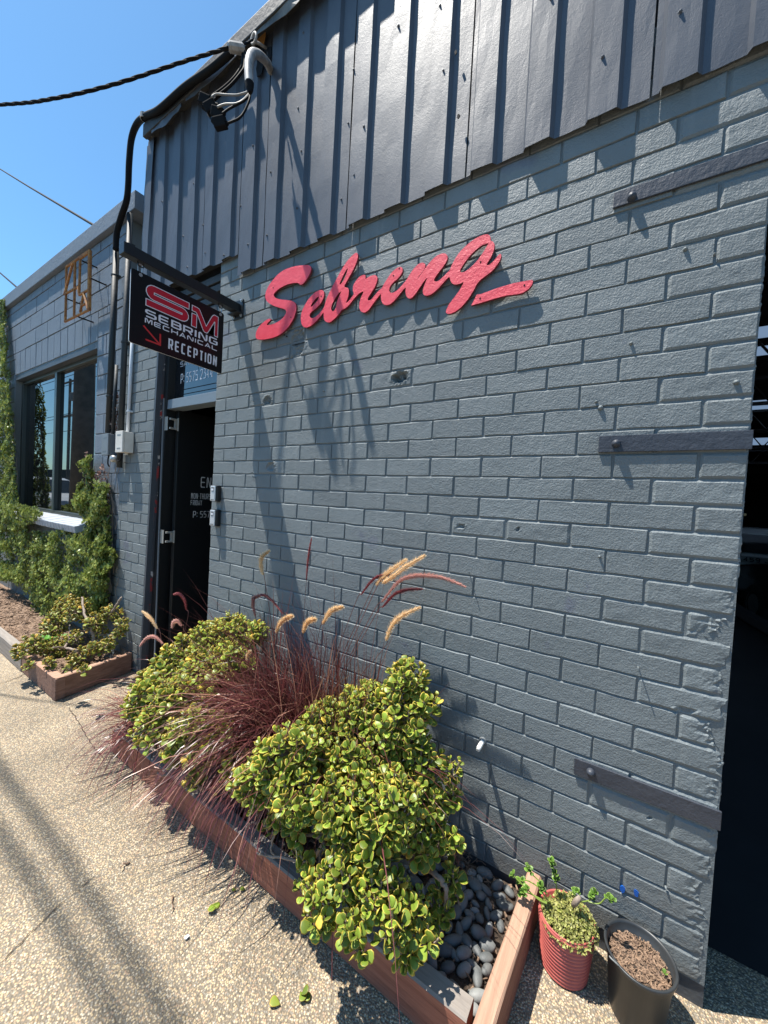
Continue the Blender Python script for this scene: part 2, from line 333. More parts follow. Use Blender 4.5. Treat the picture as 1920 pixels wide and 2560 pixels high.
# ================================================================== GROUND AND SETTING
gb = MB(); gb.add([(-60, -3.6, G), (60, -3.6, G), (60, 60, G), (-60, 60, G)], [(0, 1, 2, 3)]); 
tag(gb.obj('pavement', M['ground'], fixn=False), kind='structure')
gb = MB(); gb.box(-60, 60, -3.75, -3.6, G - 0.14, G + 0.006, bev=0.01); tag(gb.obj('kerb', M['ground']), kind='structure')
gb = MB(); gb.add([(-300, -300, G - 0.14), (300, -300, G - 0.14), (300, 300, G - 0.14), (-300, 300, G - 0.14)], [(0, 1, 2, 3)])
tag(gb.obj('road', M['asphalt'], fixn=False), kind='structure')
gb = MB(); gb.add([(0.0, 0.25, G + .004), (9, 0.25, G + .004), (9, 24, G + .004), (0.0, 24, G + .004)], [(0, 1, 2, 3)])
tag(gb.obj('workshop_floor', M['intfloor'], fixn=False), kind='structure')
def crack(name, pts, wd, seed):
    r_ = random.Random(seed); b = MB(); P = []
    for i in range(len(pts) - 1):
        a, c = Vector(pts[i]), Vector(pts[i + 1]); k = max(2, int((c - a).length / 0.02))
        for j in range(k): P.append(a.lerp(c, j / k) + Vector((r_.gauss(0, .003), r_.gauss(0, .003), 0)))
    P.append(Vector(pts[-1])); vs = []
    for i, p in enumerate(P):
        d = (P[min(i + 1, len(P) - 1)] - P[max(i - 1, 0)]).normalized(); n_ = Vector((-d.y, d.x, 0)) * wd * r_.uniform(.4, 1.2) * (0.2 if i in (0, len(P) - 1) else 1)
        vs += [(p + n_)[:2] + (G + .004,), (p - n_)[:2] + (G + .004,)]
    b.add(vs, [(2 * i, 2 * i + 1, 2 * i + 3, 2 * i + 2) for i in range(len(P) - 1)])
    tag(b.obj(name, M['soil'], fixn=False), kind='structure')
crack('pavement_crack', [at(148, 1528, 'z', G), at(175, 1570, 'z', G), at(200, 1612, 'z', G), at(225, 1640, 'z', G)], .0022, 1)
crack('pavement_crack', [at(0, 1478, 'z', G), at(45, 1462, 'z', G), at(62, 1450, 'z', G)], .0035, 2)
crack('pavement_crack', [at(0, 2085, 'z', G), at(60, 2020, 'z', G), at(150, 1940, 'z', G), at(185, 1910, 'z', G), at(207, 1890, 'z', G)], .0016, 3)

# ================================================================== BRICK WALL
B_, H_, Z0 = .24, .086, 21.2 * .086
def brick_mesh(name, L, H, D, seed, m, chip=None):
    """front face at y=0 centred on x, z; ten point outline with worn edges, bevelled front"""
    r_ = random.Random(seed); j = lambda a: r_.uniform(-a, a)
    hx, hz = L / 2, H / 2
    nx = 3 if L > .17 else 2
    pts = [(-hx, -hz)] + [(-hx + L * (i + 1) / (nx + 1), -hz) for i in range(nx)] + [(hx, -hz), (hx, hz)] + [(hx - L * (i + 1) / (nx + 1), hz) for i in range(nx)] + [(-hx, hz)]
    if chip: pts = chip(pts)
    n = len(pts); bv = .0026; b = MB()
    o = [(x + j(.0020), z + j(.0017)) for x, z in pts]
    i_ = [(x - math.copysign(bv * r_.uniform(.7, 1.5), x) * (1 if abs(x) > hx - .02 else 0), z - (bv * 1.5 if z > 0 else -bv * .8) * r_.uniform(.7, 1.4)) for x, z in o]
    vs = [(x, j(.0006), z) for x, z in i_] + [(x, .0040 + j(.0006), z) for x, z in o] + [(x, D, z) for x, z in o]
    fs = [tuple(range(n))] + [(i, (i + 1) % n, n + (i + 1) % n, n + i) for i in range(n)] + [(n + i, n + (i + 1) % n, 2 * n + (i + 1) % n, 2 * n + i) for i in range(n)]
    b.add(vs, fs); return b.mesh(name, m)
def dense_brick(name, x0, x1, z0, z1, m, fn, nx=26, nz=10):
    """a brick with a modelled face (holes, broken corners): fn(x,z) -> (dx, dy, dz)"""
    b = MB(); vs = []
    for k in range(nz + 1):
        for i in range(nx + 1):
            u, v = i / nx, k / nz
            x = x0 + (x1 - x0) * u; z = z0 + (z1 - z0) * v
            e = min(x - x0, x1 - x, z - z0, z1 - z)
            y = .005 * max(0, 1 - e / .005) + 0.0012 * noise.noise(Vector((x * 30, z * 30, 3)))
            dx, dy, dz = fn(x, z)
            vs.append((x + dx, y + dy, z + dz))
    fs = [(k * (nx + 1) + i, k * (nx + 1) + i + 1, (k + 1) * (nx + 1) + i + 1, (k + 1) * (nx + 1) + i) for k in range(nz) for i in range(nx)]
    rim = [i for i in range(nx + 1)] + [k * (nx + 1) + nx for k in range(1, nz + 1)] + [nz * (nx + 1) + i for i in range(nx - 1, -1, -1)] + [k * (nx + 1) for k in range(nz - 1, 0, -1)]
    base = len(vs); q = len(rim)
    for i in rim: vs.append((vs[i][0], .02, vs[i][2]))
    fs += [(rim[i], rim[(i + 1) % q], base + (i + 1) % q, base + i) for i in range(q)]
    b.add(vs, fs); return b.mesh(name, m)
full_m = [brick_mesh('brick', B_ - .0056, H_ - .0056, .02, 100 + i, M['wall']) for i in range(12)]
half_m = [brick_mesh('half_brick', B_ / 2 - .0056, H_ - .0056, .02, 200 + i, M['wall']) for i in range(5)]
XL = -2.757
wall = tag(empty('brick_wall', (XL / 2, 0.1, G)), 'large grey painted brick wall between the dark doorway and the garage opening', 'wall')
b = MB(); b.box(XL + .001, -.002, .010, .237, G - .02, .1895); b.obj('footing', M['footing'], wall)
holes = [(at(862, 815, 'y', 0), .044, .030, .040), (at(577, 866, 'y', 0), .038, .030, .022), (at(585, 1008, 'y', 0), .036, .028, .014), (at(643, 742, 'y', 0), .06, .09, .018),
         (at(995, 1137, 'y', 0), .022, .009, .012), (at(1118, 1144, 'y', 0), .008, .007, .014), (at(1500, 1347, 'y', 0) if 0 else at(1595, 1347, 'y', 0), .022, .008, .012), (at(1370, 1302, 'y', 0), .006, .005, .012), (at(1400, 1765, 'y', 0), .006, .005, .01),
         (at(1715 * .864, 1776 * .864, 'y', 0), .03, .008, .01)]
def hole_fn(x, z):
    dy = 0
    for c, rx, rz, dep in holes:
        d = math.hypot((x - c.x) / rx, (z - c.z) / rz) + .32 * noise.noise(Vector((x * 70, z * 70, c.x)))
        if d < 1: dy += dep * min(1, (1 - d) * 3.0) * (0.75 + .5 * noise.noise(Vector((x * 160, z * 160, 1))))
        elif d < 1.35: dy -= .0035 * (1.35 - d) / .35
    return 0, dy, 0
def corner_fn(sev, seed):
    def f(x, z):
        dx, dy, _ = hole_fn(x, z)
        nn = noise.noise(Vector((z * 9, seed, .5))) * .6 + noise.noise(Vector((z * 45, seed, 2))) * .5
        cut = sev * max(0, .25 + nn) + .0035 * abs(noise.noise(Vector((z * 160, 3, seed))))
        d = (-cut) - x
        if d < 0: dx = d * .96; dy += min(.016, -d * .8)
        elif d < .02 * sev * 30: dy += .004 * sev * 30 * (1 - d / (.02 * sev * 30 + 1e-6)) * (.6 + noise.noise(Vector((x * 80, z * 80, 9))))
        dy += sev * .06 * abs(noise.noise(Vector((x * 45, z * 45, 7)))) * max(0, 1 - (-x) / .12)
        return dx, dy, 0
    return f
cands = []
r0, r1 = 19, -17
for r in range(r1, r0 + 1):
    zc = Z0 - r * H_ + H_ / 2
    if r % 2 == 0: bounds = [0, .5] + [.5 + i for i in range(1, 12)]
    else: bounds = list(range(0, 12)) + [11.5]
    for u0, u1 in zip(bounds[:-1], bounds[1:]):
        cands.append(((-(u0 + u1) / 2) * B_, zc, u1 - u0, r))
def shown(c):
    d2 = (c[0] - CAM[0]) ** 2 + CAM[1] ** 2 + (c[1] - CAM[2]) ** 2
    hid = (c[1] < .75 and -2.6 < c[0] < -.75) or c[1] > 3.13
    return (c[2] / d2 ** 1.5) * (0.1 if hid else 1)
def special(c):
    x, z, wd, r = c
    if x + wd * B_ / 2 > -.01: return 'corner'
    for h in holes:
        if abs(h[0].x - x) < wd * B_ / 2 + h[1] * .6 and abs(h[0].z - z) < H_ / 2 + h[2] * .6: return 'hole'
mo = MB(); mo.box(XL + .002, -.003, .055, .235, .19, 3.3)
for (x, z, wd, r) in cands:
    a0, a1, z0_, z1_ = max(x - wd * B_ / 2, XL + .002), min(x + wd * B_ / 2, -.003), z - H_ / 2, z + H_ / 2
    q4 = lambda p, q, s_, t_: mo.add([(p, .0054, s_), (q, .0054, s_), (q, .0054, t_), (p, .0054, t_)], [(0, 1, 2, 3)])
    if special((x, z, wd, r)) == 'hole': q4(a0, a1, z0_, z0_ + .006); q4(a0, a1, z1_ - .006, z1_); q4(a0, a0 + .006, z0_ + .006, z1_ - .006); q4(a1 - .006, a1, z0_ + .006, z1_ - .006)
    else: q4(a0, a1, z0_, z1_)
mo.add([(-.003, .0054, .19), (-.003, .055, .19), (-.003, .055, 3.3), (-.003, .0054, 3.3), (XL + .002, .0054, .19), (XL + .002, .055, .19), (XL + .002, .055, 3.3), (XL + .002, .0054, 3.3)], [(0, 1, 2, 3), (4, 5, 6, 7)])
mo.obj('mortar', M['mortar'], wall, fixn=False)
cands.sort(key=lambda c: (0 if special(c) else 1, -shown(c)))
SEV = {2: .012, 3: .016, 4: .026, 5: .05, 6: .10, 7: .04, 8: .05, 9: .03, 10: .075, 11: .05, 12: .075, 13: .03, 14: .05, 15: .045, 16: .055, 17: .07, 18: .04, 19: .04}
rest = MB(); nb = 0
for c in cands:
    x, z, wd, r = c; L = wd * B_
    sp = special(c); rr = random.Random(int(x * 1000) * 7 + r)
    if sp:
        fn = corner_fn(SEV.get(r, .006), r * 1.7) if sp == 'corner' else hole_fn
        me = dense_brick('brick', x - L / 2 + .003, x + L / 2 - (.003 if sp != 'corner' else 0), z - H_ / 2 + .003, z + H_ / 2 - .003, M['wall'], fn, nx=26 if wd > .7 else 16)
        o = mesh_obj('brick', me, wall, (0, rr.uniform(-.0012, .001), 0)); nb += 1; continue
    me = (full_m[rr.randrange(12)] if wd > .7 else half_m[rr.randrange(5)])
    loc = (x, rr.uniform(-.0010, .0008), z + rr.uniform(-.0006, .0006)); rot = (rr.gauss(0, .005), rr.gauss(0, .0022), rr.gauss(0, .0022))
    if nb < 299:
        o = mesh_obj('brick', me, wall, loc, rot); nb += 1
        if rr.random() < .5: o.rotation_euler = (rot[0], rot[1] + math.pi, rot[2]) if False else rot
    else:
        vs = [(v.co.x + loc[0], v.co.y + loc[1], v.co.z + loc[2]) for v in me.vertices]
        rest.add(vs, [tuple(p.vertices) for p in me.polygons])
o = rest.obj('brick_courses', M['wall'], wall); tag(o, kind='stuff')
# painted-over bolt heads and paint blobs proud of the wall
for (px, py, rad) in [(1363, 742, .006), (1297, 881, .009), (1288, 868, .005), (1405, 1000, 0), (1590, 826, .008), (1480, 539, .007), (1543, 550, .004), (1330, 1206, 0), (1295, 1202, .005), (740, 1000, 0), (1438, 1915, .004), (545, 1107 * 0 + 1020, .003), (548, 866, .003), (700, 845, .004)]:
    if not rad: continue
    p = at(px, py, 'y', 0); b = MB(); b.lathe([(rad, .0), (rad * .95, -.004), (rad * .6, -.008), (.0005, -.010)], (p.x, 0, p.z), 12, ax='y'); b.obj('painted_bolt_head', M['wall'], wall, smooth=True)
# wall nails
for px, py in [(553, 1032), (1013, 1236), (1378, 1867 * 0 + 1440)]:
    p = at(px, py, 'y', 0); b = MB(); b.tube([(p.x, .01, p.z), (p.x, -.03, p.z + .004)], .0022, 6); b.obj('nail', M['wall'], wall)
# two chips showing blue paint
for px, py in [(1345, 1922), (1374, 1930)]:
    p = at(px, py, 'y', -.003); b = MB(); rr = random.Random(px)
    vs = [(p.x + math.cos(t) * .0085 * rr.uniform(.7, 1.2), -.0025, p.z + math.sin(t) * .013 * rr.uniform(.75, 1.15)) for t in [i * math.pi / 6 for i in range(12)]]
    vs += [(v[0], .002, v[2]) for v in vs]
    b.add(vs, [tuple(range(12))] + [(i, (i + 1) % 12, 12 + (i + 1) % 12, 12 + i) for i in range(12)]); tag(b.obj('paint_chip', M['blue'], wall), 'blue paint chip')
# iron straps
def strap(y0, y1, pxl, pyl, bolt, pyb, label, xr=0.002):
    a = at(pxl, (y0 + y1) / 2, 'y', -.009); zt = at(pxl, y0, 'y', -.009).z; zb = at(pxl, y1, 'y', -.009).z
    t = tag(empty('steel_strap', ((a.x) / 2, -.008, a.z)), label, 'steel strap', 'steel straps bolted to the brick wall')
    b = MB(); b.box(a.x, xr, -.0095, -.0012, zb, zt, bev=.0015); b.obj('strap_bar', M['strap'], t)
    p = at(bolt, pyb, 'y', -.012)
    b = MB(); b.lathe([(.0001, -.021), (.006, -.020), (.0115, -.015), (.014, -.008), (.0145, 0)], (p.x, -.009, p.z), 14, ax='y'); b.obj('bolt', M['strap'], t, smooth=True)
strap(417, 449, 1325, 0, 1365, 426, 'highest dark steel strap with one bolt, above the others at the garage corner')
strap(942, 977, 1293, 0, 1331, 958, 'dark steel strap at eye level on the garage corner, between the other two')
strap(1637, 1672, 1240, 0, 1276, 1668, 'lowest dark steel strap on the brick wall above the black plant pot')
# drain stub
p = at(1043, 1600, 'y', 0); q = at(1020, 1630, 'y', -.065)
t = tag(empty('drain_pipe', p), 'short white plastic drain pipe poking out of the brick wall behind the jade plant', 'pipe')
b = MB(); b.tube([p + Vector((0, .01, 0)), (p.x, -.062, p.z - .004)], .0095, 14, cap=False); b.tube([(p.x, -.062, p.z - .004), (p.x, -.02, p.z - .002)], .0075, 14); b.obj('pipe_stub', M['pvc'], t, smooth=True)
b = MB(); b.lathe([(.0145, -.005), (.016, 0), (.012, -.009), (.0098, -.010)], (p.x, 0, p.z), 14, ax='y'); b.obj('mortar_collar', M['palestone'], t)
# crevice crack below: a worn seam along the foot of the wall
# ------------------------------------------------------------------ BRICK PIER left of the door
PX0, PX1 = -4.16, -3.62
pier = tag(empty('brick_pier', ((PX0 + PX1) / 2, .1, G)), 'narrow grey painted brick pier between the doorway and the conduits', 'wall')
LEAN = .047                                                     # the pier leans: x grows with height
def lean(z): return (z - 1.7) * LEAN * .9
b = MB(); zz = [G - .02, 1.7, 3.35]
vs = [(x + lean(z), y, z) for z in zz for (x, y) in ((PX0 + .002, .0046), (PX1 - .002, .0046), (PX1 - .002, .30), (PX0 + .002, .30))]
b.add(vs, [(k * 4 + i, k * 4 + (i + 1) % 4, k * 4 + 4 + (i + 1) % 4, k * 4 + 4 + i) for k in range(2) for i in range(4)] + [(0, 1, 2, 3), (8, 9, 10, 11)])
b.obj('mortar', M['mortar'], pier)
pm = {}
for r in range(r1, r0 + 1):
    zc = Z0 - r * H_ + H_ / 2; offs = .12 if r % 2 else 0
    bd = [PX0]; x = PX1 - (0.24 if r % 2 == 0 else .12)
    inner = []
    while x > PX0 + .05: inner.append(x); x -= .24
    bd = [PX0] + inner[::-1] + [PX1]
    for x0, x1 in zip(bd[:-1], bd[1:]):
        L = round(x1 - x0, 3)
        if L not in pm: pm[L] = [brick_mesh('brick', L - .006, H_ - .0062, .02, 300 + i + int(L * 1000), M['wall']) for i in range(3)]
        rr = random.Random(r * 31 + int(x0 * 100))
        mesh_obj('brick', pm[L][rr.randrange(3)], pier, ((x0 + x1) / 2 + lean(zc), rr.uniform(-.002, .001), zc), (rr.gauss(0, .006), rr.gauss(0, .002), 0))
# ------------------------------------------------------------------ DOORWAY
door = tag(empty('entrance_door', (-3.2, .15, G)), 'open black entrance door with transom window above, under the hanging sign', 'door')
b = MB(); vs = []
for z in (G, 1.7, 3.2):
    for (x, y) in ((PX1 + .001, -.002), (PX1 + .022, -.002), (PX1 + .022, .30), (PX1 + .001, .30)): vs.append((x + lean(z), y, z))
F4 = [(k * 4 + i, k * 4 + (i + 1) % 4, k * 4 + 4 + (i + 1) % 4, k * 4 + 4 + i) for k in range(2) for i in range(4)] + [(0, 1, 2, 3), (8, 9, 10, 11)]
b.add(vs, F4); b.obj('jamb_reveal', M['reveal'], door)
b = MB(); vs = []
for z in (G, 1.7, 3.2):
    for (x, y) in ((PX1 + .022, .036), (PX1 + .028, .036), (PX1 + .028, .052), (PX1 + .022, .052)): vs.append((x + lean(z), y, z))
b.add(vs, F4); tag(b.obj('peeling_edge', M['chip'], door), 'edge with red and white peeling paint')
b = MB(); vs = []
for z in (G, 1.7, 3.2):
    for (x, y) in ((PX1 + .022, .053), (PX1 + .085, .053), (PX1 + .085, .16), (PX1 + .022, .16)): vs.append((x + lean(z), y, z))
b.add(vs, F4); b.obj('door_frame', M['frame'], door)
b = MB(); b.box(PX1 + .07, PX1 + .083, .045, .0525, G, 2.44, 0); b.obj('frame_stop', M['greyplastic'], door)
zt = at(410, 868, 'y', .10).z
b = MB(); b.box(-3.56, XL - .001, .06, .16, zt - .045, zt + .03, bev=.003); b.obj('transom_bar', M['transombar'], door)
b = MB(); b.box(-3.50, XL - .001, .11, .118, zt + .031, 2.93); tp = b.obj('transom_pane', M['transom'], door)
b = MB(); b.box(-3.53, -3.50, .09, .13, zt + .031, 2.95); b.box(-3.5, XL - .001, .09, .13, 2.931, 2.965); b.obj('transom_frame', M['frame'], door)
b = MB(); b.box(-3.62, XL - .001, .045, .22, 2.966, 3.42); b.obj('lintel', M['frame'], door)
for k in range(4):
    b = MB(); b.box(-3.6, XL - .001, .03 - .004 * k, .045, 2.98 + k * .065, 3.03 + k * .065, bev=.003); b.obj('lintel_board', M['trim'], door)
# door leaf: swung inwards, seen from its outer face
DX = -3.452
leaf_z0, leaf_z1 = G + .03, at(385, 885, 'x', DX).z
b = MB(); b.box(DX - .04, DX, .125, .97, leaf_z0, leaf_z1, bev=.002)
leaf = b.obj('door_leaf', M['blackmetal'], door)
for z in (at(372, 915, 'x', DX).z, at(362, 1160, 'x', DX).z):
    b = MB(); b.box(DX - .075, DX - .058 + .028, .052, .056, z - .055, z + .055); b.box(DX - .02, DX + .004, .10, .126, z - .04, z + .04)
    b.tube([(DX + .002, .122, z - .052), (DX + .002, .122, z + .052)], .0065, 10); b.box(DX - .012, DX + .003, .058, .12, z + .03, z + .045); b.box(DX - .012, DX + .003, .058, .12, z - .045, z - .03)
    b.obj('hinge', M['hinge'], leaf)
# ------------------------------------------------------------------ lettering: a stroke alphabet in a unit box
ST = {
 'S': [[(1, .93), (.12, .93), (0, .82), (0, .62), (.12, .52), (.88, .52), (1, .40), (1, .16), (.88, .05), (0, .05)]],
 'E': [[(1, .95), (.1, .95), (0, .85), (0, .15), (.1, .05), (1, .05)], [(.12, .5), (.95, .5)]],
 'B': [[(0, 0), (0, .95), (.88, .95), (.98, .85), (.98, .62), (.88, .52), (.15, .52)], [(.88, .5), (1, .4), (1, .15), (.88, .05), (.1, .05)]],
 'R': [[(0, 0), (0, .95), (.88, .95), (1, .85), (1, .55), (.88, .43), (.15, .43)], [(.55, .42), (1, 0)]],
 'I': [[(.5, 0), (.5, 1)]], 'N': [[(0, 0), (0, .8), (.1, .95), (.25, .9), (.8, .08), (.92, .05), (1, .2), (1, 1)]],
 'G': [[(1, .95), (.12, .95), (0, .82), (0, .16), (.12, .05), (.88, .05), (1, .15), (1, .5), (.5, .5)]],
 'M': [[(0, 0), (0, .95), (.2, .95), (.5, .15), (.8, .95), (1, .95), (1, 0)]],
 'C': [[(1, .95), (.12, .95), (0, .82), (0, .16), (.12, .05), (1, .05)]], 'H': [[(0, 0), (0, 1)], [(1, 0), (1, 1)], [(.06, .5), (.94, .5)]],
 'A': [[(0, 0), (.5, 1), (1, 0)], [(.25, .3), (.78, .3)]], 'L': [[(0, 1), (0, .1), (.1, .05), (1, .05)]],
 'T': [[(0, .95), (1, .95)], [(.5, .9), (.5, 0)]], 'P': [[(0, 0), (0, .95), (.85, .95), (1, .83), (1, .52), (.85, .42), (.06, .42)]],
 'J': [[(1, 1), (1, .2), (.85, .05), (.15, .05), (0, .2)]],
 'O': [[(.15, .95), (.85, .95), (1, .8), (1, .2), (.85, .05), (.15, .05), (0, .2), (0, .8), (.15, .95)]],
 'U': [[(0, 1), (0, .2), (.18, .05), (.82, .05), (1, .2), (1, 1)]], 'F': [[(0, 0), (0, .95), (1, .95)], [(.06, .5), (.85, .5)]],
 'D': [[(0, .05), (0, .95), (.75, .95), (1, .78), (1, .2), (.75, .05), (.06, .05)]], 'Y': [[(0, 1), (.5, .5), (1, 1)], [(.5, .5), (.5, 0)]],
 '-': [[(.05, .5), (.95, .5)]], ':': [[(.5, .15), (.5, .28)], [(.5, .65), (.5, .78)]], ' ': [],
 '0': [[(.15, .95), (.85, .95), (1, .8), (1, .2), (.85, .05), (.15, .05), (0, .2), (0, .8), (.15, .95)]],
 '5': [[(1, .95), (.05, .95), (.05, .55), (.8, .55), (1, .42), (1, .2), (.8, .05), (0, .05)]], '7': [[(0, .95), (1, .95), (.35, 0)]],
 '2': [[(0, .8), (.15, .95), (.85, .95), (1, .8), (1, .6), (0, .05), (1, .05)]], '3': [[(0, .95), (.95, .95), (.5, .57), (.9, .5), (1, .35), (1, .15), (.85, .05), (0, .05)]],
 '4': [[(.75, 0), (.75, .98), (0, .3), (1, .3)]], '9': [[(.1, .05), (.85, .05), (1, .2), (1, .8), (.85, .95), (.15, .95), (0, .8), (0, .6), (.15, .48), (.95, .48)]],
 '6': [[(.9, .95), (.15, .95), (0, .8), (0, .2), (.15, .05), (.85, .05), (1, .2), (1, .42), (.85, .53), (.05, .53)]],
 '8': [[(.15, .52), (0, .64), (0, .83), (.15, .95), (.85, .95), (1, .83), (1, .64), (.85, .52), (.15, .52), (0, .4), (0, .17), (.15, .05), (.85, .05), (1, .17), (1, .4), (.85, .52)]],
}
NARROW = {'I': .25, ':': .2, ' ': .35, '-': .5}
def lettering(b, txt, x0, x1, ytop, ybot, th, f3, gap=.22, hth=None, w0=0.0):
    """fits txt between x0..x1; strokes th wide; f3(u, v, w)"""
    ws = [NARROW.get(c, 1.0) for c in txt]; tot = sum(ws) + gap * (len(txt) - 1); un = (x1 - x0) / tot
    x = x0; h = ytop - ybot; k = 0; hth = hth or th
    for c, wd in zip(txt, ws):
        W = wd * un; inx = th / 2 if c not in 'I:' else 0
        for st in ST[c]:
            P = [(x + inx + px * (W - 2 * inx), ybot + hth / 2 + (py - .05) / .9 * (h - hth)) for px, py in st]
            P = [(p[0], min(max(p[1], ybot), ytop)) for p in P]
            # mitred ribbon
            n = len(P); closed = n > 2 and math.dist(P[0], P[-1]) < 1e-6; A = []; Bq = []
            for i in range(n):
                pa = P[i - 1] if i else (P[-2] if closed else None); pc = P[i + 1] if i < n - 1 else (P[1] if closed else None)
                ds = []
                for s_, e_ in ((pa, P[i]), (P[i], pc)):
                    if s_ is None or e_ is None: continue
                    dl = math.dist(s_, e_) or 1; ds.append(((e_[0] - s_[0]) / dl, (e_[1] - s_[1]) / dl))
                nx_ = -sum(d[1] for d in ds); ny_ = sum(d[0] for d in ds); ln = math.hypot(nx_, ny_) or 1; nx_ /= ln; ny_ /= ln
                cs = max(.5, nx_ * -ds[0][1] + ny_ * ds[0][0])
                # horizontal strokes may be thinner than vertical ones
                tt = th / 2 / cs; A.append((P[i][0] + nx_ * tt, P[i][1] + ny_ * tt * hth / th)); Bq.append((P[i][0] - nx_ * tt, P[i][1] - ny_ * tt * hth / th))
            wz = w0 + .00015 * (k % 5); k += 1
            vs = [f3(p[0], p[1], wz) for p in A] + [f3(p[0], p[1], wz) for p in Bq]
            b.add(vs, [(i, i + 1, n + i + 1, n + i) for i in range(n - 1)])
        x += W + gap * un
    return b
# on the door leaf: u = y, v = z, normal +X
fd = lambda u, v, w_: (DX + .0012 + w_, u, v)
def door_line(txt, pxl, pyt, pyb, pxr_known, nchars, th):
    a = at(pxl, pyt, 'x', DX); c = at(pxl, pyb, 'x', DX); e = at(pxr_known, (pyt + pyb) / 2, 'x', DX)
    vis = txt[:nchars]; wsv = sum(NARROW.get(ch, 1) for ch in vis) + .3 * (len(vis) - 1); wsa = sum(NARROW.get(ch, 1) for ch in txt) + .3 * (len(txt) - 1)
    u1 = a.y + (e.y - a.y) * wsa / wsv; b = MB(); lettering(b, txt, a.y, min(u1, .95), a.z, c.z, th, fd, gap=.3); return b.obj('door_lettering', M['doorwhite'], leaf)
door_line('ENTRANCE', 434, 1030, 1053, 456, 2, .0075)
door_line('MON-THURS', 413, 1065, 1077, 455, 9, .0036)
door_line('FRIDAY', 412, 1080, 1091, 436, 6, .0036)
door_line('P: 5575 2344', 417, 1104, 1118, 453, 6, .0052)
ft = lambda u, v, w_: (u, .1088 - w_, v)
def tr_line(txt, pxl, pxr, py_l, py_r, h, th, y=.1095):
    a = at(pxl, py_l, 'y', y); c = at(pxr, py_r, 'y', y); b = MB(); lettering(b, txt, a.x, c.x, a.z, a.z - h, th, ft, gap=.3); b.obj('transom_lettering', M['white'], door)
tr_line('P: 5575 2344', 391, 460, 808, 796, .078, .0065)
tr_line('SATURDAY', 390, 455, 782, 772, .04, .004)
a = at(455, 655, 'y', .1095); b = MB(); b.prism([(a.x - .07, a.z - .12), (a.x - .04, a.z - .12), (a.x + .005, a.z + .05), (a.x + .05, a.z + .05), (a.x + .05, a.z - .12), (a.x + .02, a.z - .12), (a.x + .02, a.z - .02), (a.x, a.z - .03), (a.x - .03, a.z - .12 * 1.05)], [], lambda u, v, w_: (u, .1085, v), 0); tag(b.obj('transom_logo', M['signred'], door), 'red logo on glass')
# dim room behind the door
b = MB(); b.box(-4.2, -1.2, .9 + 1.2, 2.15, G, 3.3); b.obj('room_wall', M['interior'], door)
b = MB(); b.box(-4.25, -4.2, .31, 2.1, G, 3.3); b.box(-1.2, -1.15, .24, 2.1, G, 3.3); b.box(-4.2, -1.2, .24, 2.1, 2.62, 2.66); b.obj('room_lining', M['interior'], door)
b = MB(); b.tube([(-3.35, .35, 2.57), (-2.9, 1.6, 2.57)], .012, 8); b.obj('ceiling_light_tube', M['palestone'], door)
b = MB(); b.box(-3.53, XL - .002, .012, .3, G - .01, G + .03); b.obj('threshold', M['footing'], door)
# ================================================================== CORRUGATED CLADDING
clad = tag(empty('wall_cladding', (-1.2, 0, 3.1)), 'slate blue ribbed steel cladding on the upper wall, torn at its top left corner', 'cladding')
YP, YR = -.018, -.036
PER = .2192
def profile(xa, xb, y_lift=.0):
    """list of (x, y) of the folded sheet from xa to xb"""
    P = [(xa, None)]; k0 = math.floor((xa + .081) / PER) - 1
    x = -.081 + k0 * PER; nodes = []
    while x < xb + PER:
        nodes += [(x - .004, YP), (x + .006, YR), (x + .096, YR), (x + .110, YP)]; x += PER
    def yat(t):
        for (a, ya), (b_, yb) in zip(nodes[:-1], nodes[1:]):
            if a <= t <= b_: return ya + (yb - ya) * (t - a) / (b_ - a)
        return YP
    out = [(xa, yat(xa))] + [n_ for n_ in nodes if xa + .002 < n_[0] < xb - .002] + [(xb, yat(xb))]
    return out
def sheet(xa, xb, z0, z1, seed, label=None, tear=None):
    P = profile(xa, xb); zs = [z0 + (z1 - z0) * i / 14 for i in range(15)]; vs = []
    P2 = []
    for (a, b_) in zip(P[:-1], P[1:]):
        P2.append(a)
        if b_[0] - a[0] > .05:
            for k in (1, 2): P2.append((a[0] + (b_[0] - a[0]) * k / 3, a[1] + (b_[1] - a[1]) * k / 3))
    P2.append(P[-1])
    for z in zs:
        for (x, y) in P2:
            zz = z
            if z == z0: zz += .004 * noise.noise(Vector((x * 14, seed, 0)))
            if tear: x, zz = tear(x, zz)
            vs.append((x, y + .0035 * noise.noise(Vector((x * 5, z * 3, seed))) + .0012 * noise.noise(Vector((x * 22, z * 11, seed))), zz))
    n = len(P2); k = len(zs); N0 = len(vs)
    vs += [(x, y + .0022, z) for (x, y, z) in vs]
    fs = [(j * n + i, j * n + i + 1, (j + 1) * n + i + 1, (j + 1) * n + i) for j in range(k - 1) for i in range(n - 1)]
    fs += [tuple(N0 + q for q in f) for f in fs]
    ring = list(range(n)) + [j * n + n - 1 for j in range(1, k)] + [(k - 1) * n + i for i in range(n - 2, -1, -1)] + [j * n for j in range(k - 2, 0, -1)]
    fs += [(ring[i], ring[(i + 1) % len(ring)], N0 + ring[(i + 1) % len(ring)], N0 + ring[i]) for i in range(len(ring))]
    b = MB(); b.add(vs, fs); o = b.obj('steel_sheet', M['sheet'], clad)
    if label: o['label'] = label
edges = [-3.86, -3.60, -2.955, -2.548, -2.300, -1.640, -.982, -.325, .33, .99, 1.65]
ZT = 4.52
def tear(x, z):
    if x < -3.70: 
        x2 = x
        if z > 3.75: x2 = x + .05 * (z - 3.75) + (.02 * noise.noise(Vector((z * 9, 1, 1))) if x < -3.8 else 0)
        return x2, z
    return x, z
